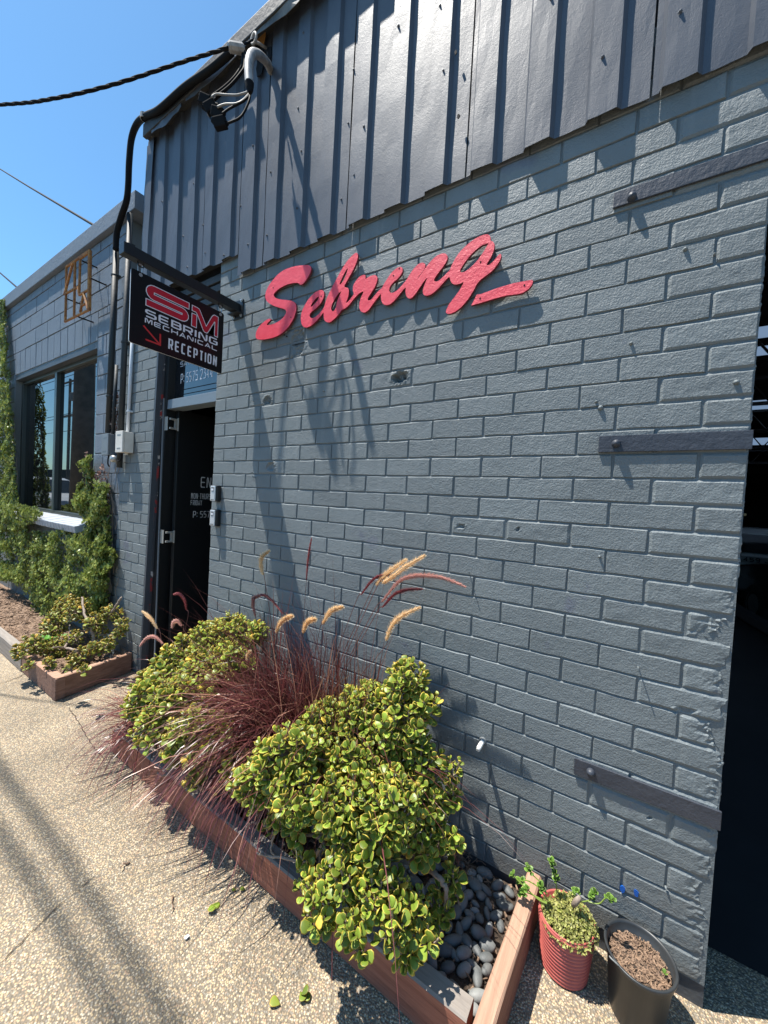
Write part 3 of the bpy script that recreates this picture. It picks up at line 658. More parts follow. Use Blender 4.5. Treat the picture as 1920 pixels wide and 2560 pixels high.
for i, (xa, xb) in enumerate(zip(edges[:-1], edges[1:])):
    zb = 3.262 if xb <= -2.54 else 3.118
    sheet(xa + .003, xb - .004, zb + (.012 if xb < -3.5 else 0), ZT, i * 3.1, tear=tear if i == 0 else None)
b = MB(); b.box(-3.82, 1.7, .008, .06, 3.30, ZT - .04); b.obj('backing_board', M['interior'], clad)
b = MB(); b.box(-2.54, 1.7, -.0005, .007, 3.205, 3.30); b.obj('bottom_batten', M['footing'], clad)
# screws
rr = random.Random(5)
for k in range(-17, 2):
    xm = -.081 + k * PER + .054
    for zr in (3.32, 3.62, 3.93, 4.28):
        if rr.random() < .62 and xm < .1:
            x = xm + (PER / 2 if rr.random() < .35 else 0) + rr.uniform(-.03, .03); z = zr + rr.uniform(-.05, .05); ph = (x + .081) % PER
            y = (YR if .008 < ph < .099 else YP)
            b = MB(); b.lathe([(.0001, -.006), (.0035, -.0055), (.005, -.002), (.007, 0)], (x, y, z), 8, ax='y'); b.obj('roofing_screw', M['sheet'], clad)
for px, py in [(988, 246), (982, 108)]:
    p = at(px, py, 'y', -.05); b = MB(); r2 = random.Random(px)
    vs = [(p.x + math.cos(t) * .007 * r2.uniform(.6, 1.2), -.0395, p.z + math.sin(t) * .011 * r2.uniform(.6, 1.2)) for t in [i * math.pi / 5 for i in range(10)]]
    vs += [(v[0], v[1] + .004, v[2]) for v in vs]; b.add(vs, [tuple(range(10))] + [(i, (i + 1) % 10, 10 + (i + 1) % 10, 10 + i) for i in range(10)]); b.obj('screw_hole', M['cable'], clad)
# roof edge: barge flashing with pale worn under flashing
roof = tag(empty('roof_edge', (-2, 0, ZT)), 'dark weathered roof gutter edge running above the ribbed cladding', 'roof edge')
b = MB(); b.box(-3.72, 1.8, -.098, -.066, ZT - .035, ZT + .065, bev=.006); b.obj('gutter', M['trim'], roof)
rr = random.Random(3); x = -3.6
while x < .2:
    L = rr.uniform(.3, .8); dz = rr.uniform(.02, .075)
    b = MB(); n = 9; vs = []
    for i in range(n):
        t = i / (n - 1); xx = x + L * t; zb = ZT - .035 - dz * (1 - .7 * abs(2 * t - 1)) - rr.uniform(0, .012)
        vs += [(xx, -.088 - .006 * rr.random(), ZT - .030), (xx, -.082 - .01 * rr.random(), zb)]
    vs2 = [(v[0], v[1] + .002, v[2]) for v in vs]; N0 = len(vs)
    fs = [(2 * i, 2 * i + 1, 2 * i + 3, 2 * i + 2) for i in range(n - 1)]
    fs += [tuple(q + N0 for q in f) for f in fs] + [(2 * i + 1, 2 * i + 3, N0 + 2 * i + 3, N0 + 2 * i + 1) for i in range(n - 1)]
    b.add(vs + vs2, fs); b.obj('flashing_strip', M['flash' if rr.random() < .4 and x < -2.2 else 'sheet'], roof); x += L * rr.uniform(.9, 1.25)
b = MB(); b.box(-3.75, 1.8, -.060, .4, ZT + .0, ZT + .03); b.obj('roof_sheet', M['trim'], roof)
b = MB(); b.box(-3.79, -3.775, -.03, .35, 3.40, ZT - .3, bev=.002); b.obj('side_flashing', M['flash'], roof)
# ================================================================== NEXT-DOOR BLOCK BUILDING
bb = tag(empty('block_building', (-6.5, .1, G)), 'slate blue painted concrete block shop with a wide window, covered in creeper below', 'building')
BX1, BX0 = -4.172, -14.0
WX0, WX1, WZ0, WZ1 = -7.35, -4.78, 1.32, 3.115
Zp = at(140, 540, 'y', .0).z
b = MB(); b.box(WX1, BX1, .032, .5, G - .02, Zp - .16); b.box(WX0, WX1, .032, .5, WZ1 + .002, Zp - .16); b.box(WX0, WX1, .032, .5, G - .02, WZ0 - .1)
b.box(BX0, WX0, .032, .5, G - .02, Zp - .16); b.obj('mortar', M['mortar'], bb)
b = MB(); b.box(BX0, -4.0, -.02, .45, Zp - .155, Zp, bev=.006); b.obj('parapet_cap', M['block'], bb)
blk = {}
def block(x0, x1, z0, z1, sub):
    L, Hh = round(x1 - x0, 3), round(z1 - z0, 3)
    if L < .03 or Hh < .03: return
    key = (L, Hh)
    if key not in blk: blk[key] = [brick_mesh('concrete_block', L - .009, Hh - .009, .03, 500 + i + int(L * 999), M['block']) for i in range(2)]
    rr = random.Random(int(x0 * 997 + z0 * 131))
    mesh_obj('concrete_block', blk[key][rr.randrange(2)], bb, ((x0 + x1) / 2, .024 + rr.uniform(-.002, .001), (z0 + z1) / 2))
zz = WZ1 + .30; rows = [zz + .19 * i for i in range(4)]
x = WX1 + .10
x = WX0
while x < WX1 - .01:
    block(x, min(x + .2, WX1), WZ1 + .006, WZ1 + .30, 0); x += .2
for i, z in enumerate(rows):
    z1 = min(z + .19, Zp - .16)
    if z1 - z < .05: continue
    x = BX1; off = .2 if i % 2 else .4
    first = True
    while x > -9.6:
        nx_ = x - (off if first else .4); first = False; block(nx_, x, z, z1, 0); x = nx_
z = G; i = 0
while z < WZ1 + .3 - .02:
    z1 = min(z + .19, WZ1 + .3)
    if i % 2: block(WX1, WX1 + .2, z, z1, 0); block(WX1 + .2, WX1 + .6, z, z1, 0) if WX1 + .6 < BX1 else block(WX1 + .2, BX1, z, z1, 0)
    else: block(WX1, WX1 + .4, z, z1, 0); block(WX1 + .4, BX1, z, z1, 0)
    x = WX0
    if z > .9:
        while x > -8.6: block(x - .4, x, z, z1, 0); x -= .4
    z = z1; i += 1
# window
wn = MB(); fy0, fy1 = .10, .15
wn.box(WX0, WX1, fy0, fy1, WZ1 - .10, WZ1 - .003, bev=.004); wn.box(WX0, WX1, fy0, fy1, WZ0, WZ0 + .05, bev=.004)
for xm, hw in ((WX0 + .03, .03), (at(120, 900, 'y', .1).x, .035), (WX1 - .025, .025)): wn.box(xm - hw, xm + hw, fy0 - .008, fy1 - .001, WZ0 + .051, WZ1 - .101, bev=.004)
wf = wn.obj('window', M['window_frame'], bb)
mx_ = at(120, 900, 'y', .1).x
b = MB(); b.box(WX0 + .06, mx_ - .036, .13, .134, WZ0 + .051, WZ1 - .101); b.obj('pane', M['pane'], wf)
b = MB(); b.box(mx_ + .036, WX1 - .051, .13, .134, WZ0 + .051, WZ1 - .101); b.obj('pane', M['pane'], wf)
b = MB(); b.box(WX0, WX1, .03, .098, WZ1 - .06, WZ1 + .001); b.obj('window_head', M['reveal'], wf)
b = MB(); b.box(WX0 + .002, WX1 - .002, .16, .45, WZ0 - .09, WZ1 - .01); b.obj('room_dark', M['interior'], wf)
# sill bricks on edge, sloping out
sb = MB(); sb.box(-.036, .036, -.115, .115, -.035, .035, bev=.005); sbm = sb.mesh('sill_brick', M['sill'])
x = WX1 - .04
while x > WX0:
    mesh_obj('sill_brick', sbm, bb, (x, .0, WZ0 - .045 + random.Random(int(x * 999)).uniform(-.002, .002)), (math.radians(10), 0, random.Random(int(x * 99)).gauss(0, .01))); x -= .081
# ================================================================== PIPES AND BOXES
def pipe(name, pts, r, m, label, cat='pipe', group=None, clips=(), sm=True):
    t = tag(empty(name, pts[0]), label, cat, group); b = MB(); b.tube(pts, r, 12); b.obj('pipe_run', m, t, smooth=sm)
    for p in clips:
        b = MB(); b.lathe([(r + .001, -.008), (r + .006, -.006), (r + .006, .006), (r + .001, .008)], p, 12); b.box(p[0] - r - .014, p[0] + r + .014, p[1] + r * .4, -.0 if False else max(p[1] + r, -.001), p[2] - .007, p[2] + .007); b.obj('pipe_clip', m, t)
    return t
Y1 = -.035
top = at(262, 456, 'y', Y1); bot = at(234, 935, 'y', Y1)
pts = [at(560, 98, 'y', -.12), at(500, 112, 'y', -.12), at(455, 150, 'y', -.12), at(400, 188, 'y', -.12), at(345, 236, 'y', -.12), at(315, 251, 'y', -.11), at(296, 268, 'y', -.10), at(284, 300, 'y', -.09), at(279, 350, 'y', -.09), at(277, 400, 'y', -.08), at(273, 435, 'y', -.08), at(262, 468, 'y', -.07), at(252, 505, 'y', -.06), at(250, 540, 'y', -.06)]
t = pipe('cable_hose', smooth_path(pts[1:], 6), .023, M['cable'], 'thick black cable hose bending down from the roof edge past the torn cladding', 'hose')
b = MB(); p = at(312, 253, 'y', -.11); b.lathe([(.026, -.02), (.030, -.018), (.030, .018), (.026, .02)], p, 12); b.obj('pale_clip', M['clampgrey'], t)
a_, b__ = at(251, 535, 'y', Y1), at(234, 935, 'y', Y1)
pipe('wall_conduit', [a_, b__], .025, M['darkpipe'], 'left thick dark conduit running down from the bent hose to the grey box', 'conduit', 'dark conduits on the shop corner', clips=[a_.lerp(b__, .15), a_.lerp(b__, .8)])
a_, b__ = at(287, 793, 'y', Y1), at(276, 935, 'y', Y1)
a_, b__ = at(287 - 0, 462, 'y', Y1), at(258, 1010, 'y', Y1)
a_ = at(281, 462, 'y', Y1)
pipe('wall_conduit', [a_, b__], .023, M['darkpipe'], 'right thick dark conduit running down just left of the cladding edge', 'conduit', 'dark conduits on the shop corner', clips=[a_.lerp(b__, .12), a_.lerp(b__, .5)])
a_, b__ = at(252 - 4, 790, 'y', Y1), at(240, 940, 'y', Y1)
pipe('wall_conduit', [a_ + Vector((.035, 0, 0)), b__ + Vector((.035, 0, 0))], .014, M['darkpipe'], 'thin short dark conduit between the two thick conduits above the grey box', 'conduit', 'dark conduits on the shop corner')
a_, b__ = at(287, 745, 'y', -.02), at(273, 983, 'y', -.02)
pipe('wall_conduit', [a_ + Vector((0, 0, .35)), b__], .0135, M['whitepipe'], 'slim pale white conduit on the brick pier behind the hanging sign', 'conduit', clips=[a_.lerp(b__, .6)])
def ebox(name, x0p, x1p, y0p, y1p, y, dep, m, label):
    a, c = at(x0p, y0p, 'y', y - dep), at(x1p, y1p, 'y', y - dep); t = tag(empty(name, (a.x, y, c.z)), label, 'junction box')
    b = MB(); b.box(a.x, c.x, y - dep + .018, y, c.z, a.z, bev=.006); b.obj('box_body', m, t)
    b = MB(); b.box(a.x - .003, c.x + .003, y - dep, y - dep + .0175, c.z - .003, a.z + .003, bev=.005); lid = b.obj('box_lid', m, t)
    b = MB(); b.box(a.x + .03, c.x - .03, y - dep - .0015, y - dep - .0002, a.z - .035, a.z - .028); b.box(a.x + .03, c.x - .03, y - dep - .0015, y - dep - .0002, c.z + .03, c.z + .036); b.obj('raised_mark', M['greyplastic'], lid)
    return t
ebox('junction_box', 250, 263, 932, 976, -.004, .09, M['paleplastic'], 'cream electrical box on the pier edge beside the white conduit')
ebox('junction_box', 220, 232, 938, 982, -.004, .08, M['greyplastic'], 'painted grey electrical box under the left dark conduit')
p = at(246, 991, 'y', -.05); t = tag(empty('cable_gland', p), 'small round pale fitting under the two electrical boxes', 'electrical fitting')
b = MB(); b.lathe([(.0005, -.045), (.026, -.043), (.032, -.03), (.032, .04)], (p.x, -.03, p.z), 16, ax='y'); b.obj('round_cover', M['steel'], t, smooth=True)
b = MB(); b.tube(smooth_path([at(262, 978, 'y', -.05), at(262, 990, 'y', -.06), at(256, 996, 'y', -.06), at(251, 992, 'y', -.05)]), .006, 6); b.tube(smooth_path([at(235, 980, 'y', -.05), at(233, 1000, 'y', -.05), at(236, 1008, 'y', -.04)]), .006, 6); b.obj('looped_wire', M['cable'], t)
# ================================================================== RUSTY SIGN
t = tag(empty('rusty_sign', at(165, 620, 'y', -.1)), 'small rusty steel frame sign with cut out letters on the shop wall', 'sign')
ry = -.10
zs5 = lambda x, y: at((140 + x / 5.775) * .864, (600 + y / 5.775) * .864, 'y', ry)
bars = [[(150, 390), (490, 150)], [(150, 390), (145, 780)], [(240, 345), (125, 780)], [(275, 305), (262, 1100)], [(120, 785), (320, 680)], [(350, 270), (335, 790)], [(320, 680), (340, 800)], [(345, 790), (470, 720)],
        [(490, 150), (480, 1010)], [(350, 270), (470, 185)], [(145, 780), (135, 1180)], [(130, 1180), (485, 1005)], [(400, 770), (350, 1050)], [(400, 770), (460, 995)], [(365, 950), (425, 920)], [(235, 345), (270, 315)]]
for q in bars:
    b = MB(); b.tube([zs5(*q[0]), zs5(*q[1])], .0115 if q != bars[8] else .017, 6); b.obj('rusty_bar', M['rust'], t)
for q in [(375, 300), (160, 850), (505, 555), (320, 1110)]:
    p = zs5(*q); b = MB(); b.tube([p, (p.x, .03, p.z)], .007, 6); b.obj('stand_off', M['cable'], t)
# ================================================================== RED SCRIPT SIGN
YL = -.023
AZ = lambda x, y: at((620 + x / 2.644) * .864, (620 + y / 2.644) * .864, 'y', YL)
def A2(L): return [((lambda v: (v.x, v.z))(AZ(*p))) for p in L]
def round_loop(L, it=1):
    for _ in range(it):
        o = []
        for i in range(len(L)):
            a, c = L[i], L[(i + 1) % len(L)]
            o += [(.78 * a[0] + .22 * c[0], .78 * a[1] + .22 * c[1]), (.22 * a[0] + .78 * c[0], .22 * a[1] + .78 * c[1])]
        L = o
    return L
Bp = lambda L: [(x + 952, y - 132) for x, y in L]
S_ = [(395, 112), (412, 118), (419, 135), (413, 160), (398, 190), (375, 225), (355, 242), (342, 243), (333, 230), (300, 230), (250, 243), (205, 268), (175, 295), (168, 312), (180, 330), (215, 340), (260, 344), (290, 349), (312, 362), (320, 385), (317, 420), (300, 470), (265, 525), (220, 568), (170, 592), (100, 606), (60, 604), (50, 590), (52, 560), (65, 530), (90, 500), (125, 472), (145, 466), (152, 473), (135, 490), (120, 510), (150, 508), (185, 495), (225, 470), (250, 435), (253, 415), (240, 402), (190, 390), (150, 373), (122, 350), (113, 325), (117, 290), (135, 250), (165, 210), (200, 170), (245, 140), (300, 122), (350, 114)]
up = [(352, 500), (348, 460), (355, 420), (375, 375), (405, 330), (440, 295), (470, 278), (492, 277), (503, 290), (503, 320), (480, 368), (445, 402), (412, 428), (405, 448), (415, 463), (435, 463), (465, 440), (492, 410), (505, 385), (513, 350), (530, 310), (555, 260), (585, 205), (620, 140), (655, 85), (690, 48), (712, 30), (725, 35), (727, 60), (715, 100), (690, 155), (655, 215), (634, 255), (645, 260), (662, 263), (667, 280), (664, 315), (652, 350), (645, 365), (665, 352), (690, 318), (700, 303),
      (692, 280), (694, 250), (710, 220), (735, 190), (760, 177), (775, 178), (778, 190), (775, 207), (790, 195), (815, 182), (840, 177), (855, 190), (855, 215), (840, 255), (815, 295), (792, 330), (790, 342), (800, 348), (815, 340), (840, 310), (860, 285), (885, 265),
      (900, 235), (925, 195), (950, 160), (985, 130), (1012, 123), (1024, 137), (1017, 168), (992, 200), (952, 235), (935, 262), (933, 285), (945, 297), (960, 295)]
up2 = Bp([(30, 415), (60, 385), (90, 350), (100, 335), (120, 300), (150, 260), (180, 233), (205, 227), (220, 238), (220, 260), (200, 290), (175, 320), (167, 333), (180, 320), (215, 272), (250, 225), (290, 185), (330, 167), (355, 168), (368, 185), (365, 210), (345, 245), (310, 290), (285, 325), (275, 345), (290, 355), (315, 345), (345, 315), (375, 285), (385, 272), (392, 250), (415, 205), (445, 160), (490, 115), (540, 75), (590, 48), (630, 40), (648, 50), (652, 72), (651, 86), (665, 87), (678, 105), (675, 140), (655, 190), (630, 230), (625, 245), (640, 245), (665, 225), (690, 195), (710, 170), (722, 172), (720, 200), (700, 235), (665, 280), (620, 315), (580, 345), (560, 370), (540, 410), (510, 460), (470, 510), (425, 550), (385, 567), (358, 565), (356, 545), (375, 505), (410, 460), (450, 405), (478, 352),
          (450, 368), (415, 374), (395, 365), (385, 345), (380, 322), (365, 332), (340, 360), (305, 400), (265, 435), (230, 449), (208, 442), (202, 420), (210, 385), (235, 325), (215, 345), (185, 390), (155, 435), (130, 463), (112, 468), (93, 450), (88, 420), (92, 388), (70, 412), (40, 450), (10, 485), (0, 493)])
lo = [(935, 374), (910, 378), (890, 368), (880, 345), (878, 318), (880, 300), (865, 318), (840, 350), (815, 385), (795, 412), (770, 428), (748, 422), (735, 400), (735, 370), (745, 330), (768, 282), (735, 298), (700, 335), (665, 380), (640, 400), (620, 408), (605, 430), (575, 465), (545, 490), (522, 492), (505, 478), (500, 455), (500, 422), (480, 450), (450, 485), (415, 515), (385, 527), (365, 520)]
hole_e = [(468, 322), (455, 325), (430, 355), (412, 385), (418, 390), (445, 365), (465, 340)]
hole_b = [(619, 284), (600, 297), (575, 333), (556, 370), (547, 402), (558, 419), (572, 413), (583, 388), (587, 355), (602, 320)]
hole_b2 = [(662, 132), (652, 138), (625, 190), (603, 238), (610, 241), (628, 222), (646, 185)]
hole_g = Bp([(640, 97), (618, 105), (590, 115), (545, 150), (500, 200), (465, 250), (448, 282), (455, 294), (480, 290), (518, 262), (560, 220), (600, 165), (630, 115)])
UL = Bp([(523, 512), (560, 440), (590, 435), (700, 395), (800, 365), (890, 348), (925, 342), (932, 350), (925, 375), (900, 405), (860, 430), (830, 437), (760, 445), (680, 465), (600, 490)])
t = tag(empty('script_sign', AZ(600, 400)), 'red brushed script letters spelling the shop name on the brick wall', 'sign')
f3 = lambda u, v, w_: (u, YL + w_, v)
b = MB(); b.prism(A2(round_loop(S_)), [], f3, .012, 0, 1); b.obj('letter_s', [M['red'], M['rededge']], t)
b = MB(); b.prism(A2(round_loop(up + up2 + lo)), [A2(round_loop(h)) for h in (hole_e, hole_b, hole_b2, hole_g)], f3, .012, 0, 1); b.obj('joined_letters', [M['red'], M['rededge']], t)
b = MB(); b.prism(A2(UL), [], f3, .012, 0, 1); b.obj('underline', [M['red'], M['rededge']], t)
for x, y in [(484, 320), (284, 458), (166, 262), (240 + 0, 575), (952 + 585, 225 - 132), (952 + 582, 465 - 132), (952 + 875, 378 - 132), (952 + 10, 315 - 132), (1000, 135)]:
    p = AZ(x, y); b = MB(); b.lathe([(.0001, -.0012), (.0035, -.001), (.004, .001)], (p.x, YL, p.z), 8, ax='y'); b.tube([(p.x, YL + .012, p.z), (p.x, .005, p.z)], .003, 6); b.obj('fixing_screw', M['cable'], t)
# ================================================================== HANGING SIGN
SX = -2.540
zs4 = lambda x, y: at((310 + x / 5.53) * .864, (640 + y / 5.53) * .864, 'x', SX)
arm = tag(empty('sign_bracket', (SX, -.3, 2.95)), 'black square tube bracket arm that holds the hanging sign over the doorway', 'bracket')
zt, zb = 2.934, 2.879
b = MB(); b.box(SX - .027, SX + .027, -.690, -.0105, zb, zt, bev=.003); b.obj('arm_tube', M['blackmetal'], arm)
b = MB(); b.box(SX - .052, SX + .052, -.010, -.001, zb - .035, zt + .03, bev=.002); b.box(SX - .05, SX + .05, -.05, -.011, zb - .012, zb - .003); b.obj('wall_plate', M['blackmetal'], arm)
for dx in (-.036, .040):
    for dz in (-.02, .075):
        b = MB(); b.lathe([(.0001, -.010), (.006, -.010), (.006, -.004), (.010, -.003), (.010, 0)], (SX + dx, -.0105, zb + dz), 8, ax='y'); b.obj('bolt', M['steel'], arm)
sg = tag(empty('hanging_sign', (SX, -.34, 2.8)), 'black double sided reception sign with red SM logo and white lettering', 'sign')
TL, TR_, BL, BR = zs4(80, 185), zs4(1365, 765), zs4(75, 1215), zs4(1360, 1615)
ya, yb = (TL.y + BL.y) / 2, (TR_.y + BR.y) / 2; z1s, z0s = (TL.z + TR_.z) / 2, (BL.z + BR.z) / 2
print('SIGN', ya, yb, z0s, z1s)
def rrect(y0, y1, z0, z1, r):
    o = []
    for cx, cz, a0 in ((y1 - r, z1 - r, 0), (y0 + r, z1 - r, 90), (y0 + r, z0 + r, 180), (y1 - r, z0 + r, 270)):
        for k in range(5): t_ = math.radians(a0 + 22.5 * k); o.append((cx + r * math.cos(t_), cz + r * math.sin(t_)))
    return o
fs_ = lambda u, v, w_: (SX + .003 - w_, u, v)
b = MB(); b.prism(rrect(ya, yb, z0s, z1s, .012), [], fs_, .006, 0, 1); pn = b.obj('sign_panel', [M['black'], M['whitepipe']], sg)
U = lambda u: ya + (yb - ya) * u
V = lambda v: z1s - (z1s - z0s) * v
fl = lambda u, v, w_: (SX + .0034 + w_, u, v)
def ulx(x): return ((x - 80) * 1030) / ((x - 80) * 1030 + (1365 - x) * 850)
def uv(x, y):
    top_ = 185 + (x - 80) * (765 - 185) / 1285; bo = 1215 + (x - 75) * 400 / 1285
    return (U(ulx(x)), V((y - top_) / (bo - top_)))
def offset(L, d):
    n = len(L); A = sum(L[i][0] * L[(i + 1) % n][1] - L[(i + 1) % n][0] * L[i][1] for i in range(n)); sg_ = 1 if A > 0 else -1; o = []
    for i in range(n):
        a, p_, c = L[i - 1], L[i], L[(i + 1) % n]
        d1 = (p_[0] - a[0], p_[1] - a[1]); d2 = (c[0] - p_[0], c[1] - p_[1]); l1 = math.hypot(*d1) or 1; l2 = math.hypot(*d2) or 1
        n1 = (d1[1] / l1 * sg_, -d1[0] / l1 * sg_); n2 = (d2[1] / l2 * sg_, -d2[0] / l2 * sg_); m_ = (n1[0] + n2[0], n1[1] + n2[1]); lm = math.hypot(*m_) or 1
        m_ = (m_[0] / lm, m_[1] / lm); cs = max(.5, m_[0] * n1[0] + m_[1] * n1[1]); o.append((p_[0] + m_[0] * d / cs, p_[1] + m_[1] * d / cs))
    return o
# S in sign units
def uvn(u, v): return (U(u), V(v))
def arc(cu, cv, ru, rv, a0, a1, k=7): return [uvn(cu + ru * math.cos(math.radians(a0 + (a1 - a0) * i / k)), cv - rv * math.sin(math.radians(a0 + (a1 - a0) * i / k))) for i in range(k + 1)]
Sv = [uvn(.574, .105), uvn(.574, .190), uvn(.215, .190), uvn(.200, .232)] 
Sv = [uvn(.574, .108)] + [uvn(.574, .190)] + [uvn(.212, .190), uvn(.212, .226)] + [uvn(.49, .226)] + arc(.50, .318, .072, .092, 90, -90) + [uvn(.145, .410), uvn(.145, .328), uvn(.508, .328), uvn(.508, .298)] + [uvn(.22, .298)] + arc(.215, .203, .072, .095, 270, 90)
M1 = [uv(*p) for p in [(812, 622), (885, 655), (912, 672), (930, 700), (1042, 928), (1140, 790), (1160, 775), (1185, 772), (1250, 805), (1250, 1082), (1200, 1060), (1200, 862), (1180, 862), (1075, 1000), (1055, 1012), (1018, 996), (1000, 975), (893, 745), (870, 712), (812, 688)]]
M2 = [uv(*p) for p in [(812, 735), (878, 760), (878, 932), (812, 905)]]
for nm, L in (('logo_letter_s', Sv), ('logo_letter_m', M1), ('logo_letter_m', M2)):
    b = MB(); b.prism(offset(L, .0042), [], fl, 0); o = b.obj(nm + '_outline', M['white'], pn)
    b = MB(); b.prism(L, [], lambda u, v, w_: (SX + .0040, u, v), 0); b.obj(nm, M['signred'], pn)
x0, x1 = U(.137), U(.932)
b = MB(); lettering(b, 'SEBRING', x0, x1, V(.462), V(.572), .0115, fl, gap=.16, hth=.0075); b.obj('lettering', M['white'], pn)
b = MB(); lettering(b, 'MECHANICAL', x0, x1, V(.592), V(.660), .0062, fl, gap=.2, hth=.0052); b.obj('lettering', M['white'], pn)
b = MB(); lettering(b, 'RECEPTION', U(.372), x1, V(.748), V(.905), .0088, fl, gap=.38, hth=.0088); b.obj('lettering', M['white'], pn)
A_, Bq_, C1, C2 = uv(222, 972), uv(405, 1212), uv(402, 1066), uv(250, 1158)
b = MB()
for k, (p_, q_) in enumerate(((A_, Bq_), (Bq_, C1), (Bq_, C2))):
    d = (q_[0] - p_[0], q_[1] - p_[1]); l = math.hypot(*d); n_ = (-d[1] / l * .0042, d[0] / l * .0042); e = (d[0] / l * .004, d[1] / l * .004)
    b.add([(SX + .0034 + .0002 * k, p_[0] - e[0] + n_[0], p_[1] - e[1] + n_[1]), (SX + .0034 + .0002 * k, q_[0] + e[0] + n_[0], q_[1] + e[1] + n_[1]), (SX + .0034 + .0002 * k, q_[0] + e[0] - n_[0], q_[1] + e[1] - n_[1]), (SX + .0034 + .0002 * k, p_[0] - e[0] - n_[0], p_[1] - e[1] - n_[1])], [(0, 1, 2, 3)])
b.obj('arrow', M['arrowred'], pn)
for y in (ya + .045, yb - .025):
    b = MB(); b.tube(smooth_path([(SX, y - .010, z1s - .014), (SX, y - .012, z1s + .03), (SX, y - .008, zb - .008), (SX, y + .006, zb - .008), (SX, y + .010, z1s + .03), (SX, y + .008, z1s - .014)], 5), .003, 6); b.obj('chain_link', M['steel'], sg)
    b = MB(); b.lathe([(.0015, 0), (.009, 0), (.009, .003), (.0015, .003)], (0, 0, 0), 12); 
    me = b.mesh('eyelet', M['steel']); mesh_obj('eyelet', me, sg, (SX + .0035, y, z1s - .016), (0, math.radians(90), 0))
    b = MB(); b.tube([(SX, y - .014, zb + .001), (SX, y - .012, zb - .018), (SX, y + .012, zb - .018), (SX, y + .014, zb + .001)], .004, 6); b.obj('hook', M['blackmetal'], sg)
# ================================================================== LOCKBOXES
def lockbox(pxr, pyt, pyb, label):
    a = at(pxr, pyt, 'y', 0); c = at(pxr - 2, pyb, 'y', 0); W = .066; x1 = a.x; x0 = x1 - W; cz = (a.z + c.z) / 2; hz = (a.z - c.z) / 2
    t = tag(empty('key_lockbox', ((x0 + x1) / 2, -.02, cz)), label, 'key lockbox', 'key lockboxes by the door edge')
    b = MB(); b.box(x0, x1, -.034, -.001, cz - hz, cz + hz, bev=.007); b.obj('box_body', M['lockrubber'], t)
    b = MB(); b.box(x0 + .005, x1 - .010, -.044, -.0345, cz - hz + .004, cz + hz - .004, bev=.004); f = b.obj('face_plate', M['lockface'], t)
    b = MB(); b.box(x0 + .017, x1 - .022, -.0455, -.0443, cz + hz * .25, cz + hz * .72); b.obj('dial_window', M['lockrubber'], f)
    for k in range(4): b = MB(); b.box(x0 + .020 + k * .0062, x0 + .0245 + k * .0062, -.0468, -.0457, cz + hz * .32, cz + hz * .6); b.obj('dial', M['white'], f)
    b = MB(); lettering(b, 'MASTER', x0 + .014, x1 - .02, cz - hz * .70, cz - hz * .83, .0016, lambda u, v, w_: (u, -.0444 - w_, v)); b.obj('brand_lettering', M['lockrubber'], f)
    return t
lockbox(479, 1049, 1084, 'upper silver and black key lockbox at the doorway edge')
lockbox(478, 1101, 1137, 'lower silver and black key lockbox at the doorway edge')
# ================================================================== SERVICE CABLE ENTRY
t = tag(empty('service_cable', at(510, 100, 'x', -2.7)), 'twisted black service cable coming across the sky to the roof edge', 'cable')
c0 = at(498, 100, 'x', -2.62); 
zt3 = lambda x, y, ax='y', v=-.3: at((480 + x / 5.53) * .864, (60 + y / 5.53) * .864, ax, v)
c0 = zt3(500, 330, 'y', -.27); cl = at(0, 226, 'x', -4.0); c1 = at(250, 181, 'x', -3.1)
d = (cl - c1); far = cl + Vector((-16, -9.0, 4.0)); way = smooth_path([c0, at(400, 132, 'x', -2.68), c1, at(120, 212, 'x', -3.5), cl, cl + Vector((-1.2, -.5, .12)), cl + Vector((-4, -2, .7)), far], 24)
b = MB()
for s_ in range(3):
    P = []; acc = 0
    for i, p in enumerate(way):
        if i: acc += (p - way[i - 1]).length
        dd = (way[min(i + 1, len(way) - 1)] - way[max(i - 1, 0)]).normalized(); a = dd.orthogonal().normalized(); a = (Vector((0, 0, 1)) - dd * dd.z).normalized(); c = dd.cross(a)
        th_ = acc * 24 + s_ * 2 * math.pi / 3; P.append(p + (a * math.cos(th_) + c * math.sin(th_)) * .0050)
    b.tube(P, .0058, 6)
b.obj('twisted_strands', M['cable'], t, smooth=True)
b = MB(); p0, p1 = zt3(500, 310, 'y', -.27), zt3(720, 350, 'y', -.20); b.tube([p0, p0.lerp(p1, .1), p0.lerp(p1, .9), p1], [.018, .026, .026, .02], 10); cl_ = b.obj('tension_clamp', M['clampgrey'], t)
b = MB(); b.tube([zt3(690, 290, 'y', -.2), zt3(760, 265, 'y', -.17), zt3(840, 215, 'y', -.13)], .006, 6); b.obj('clamp_hook', M['cable'], cl_)
b = MB(); q = zt3(850, 190, 'y', -.12); pts_ = [q + Vector((.022 * math.cos(a_), .003, .030 * math.sin(a_))) for a_ in [i * math.pi / 7 for i in range(15)]]; b.tube(pts_, .007, 6); b.tube([zt3(850, 240, 'y', -.12), zt3(920, 265, 'y', -.09), zt3(1020, 330, 'y', -.03)], .008, 6); b.obj('eye_bolt', M['clampgrey'], cl_)
t = tag(empty('cable_joint', zt3(300, 1200)), 'cluster of black wire connectors dangling below the cable clamp', 'cable joint')
bun = [[(700, 380), (690, 560), (600, 720), (450, 870), (270, 1000)], [(730, 380), (720, 600), (620, 760), (480, 900), (300, 1060)], [(745, 400), (745, 560), (660, 700), (520, 860), (330, 1010)]]
for q in bun:
    b = MB(); b.tube(smooth_path([zt3(x, y, 'y', -.20 - .03 * i) for i, (x, y) in enumerate(q)], 6), .0075, 6); b.obj('dropper_wire', M['cable'], t, smooth=True)
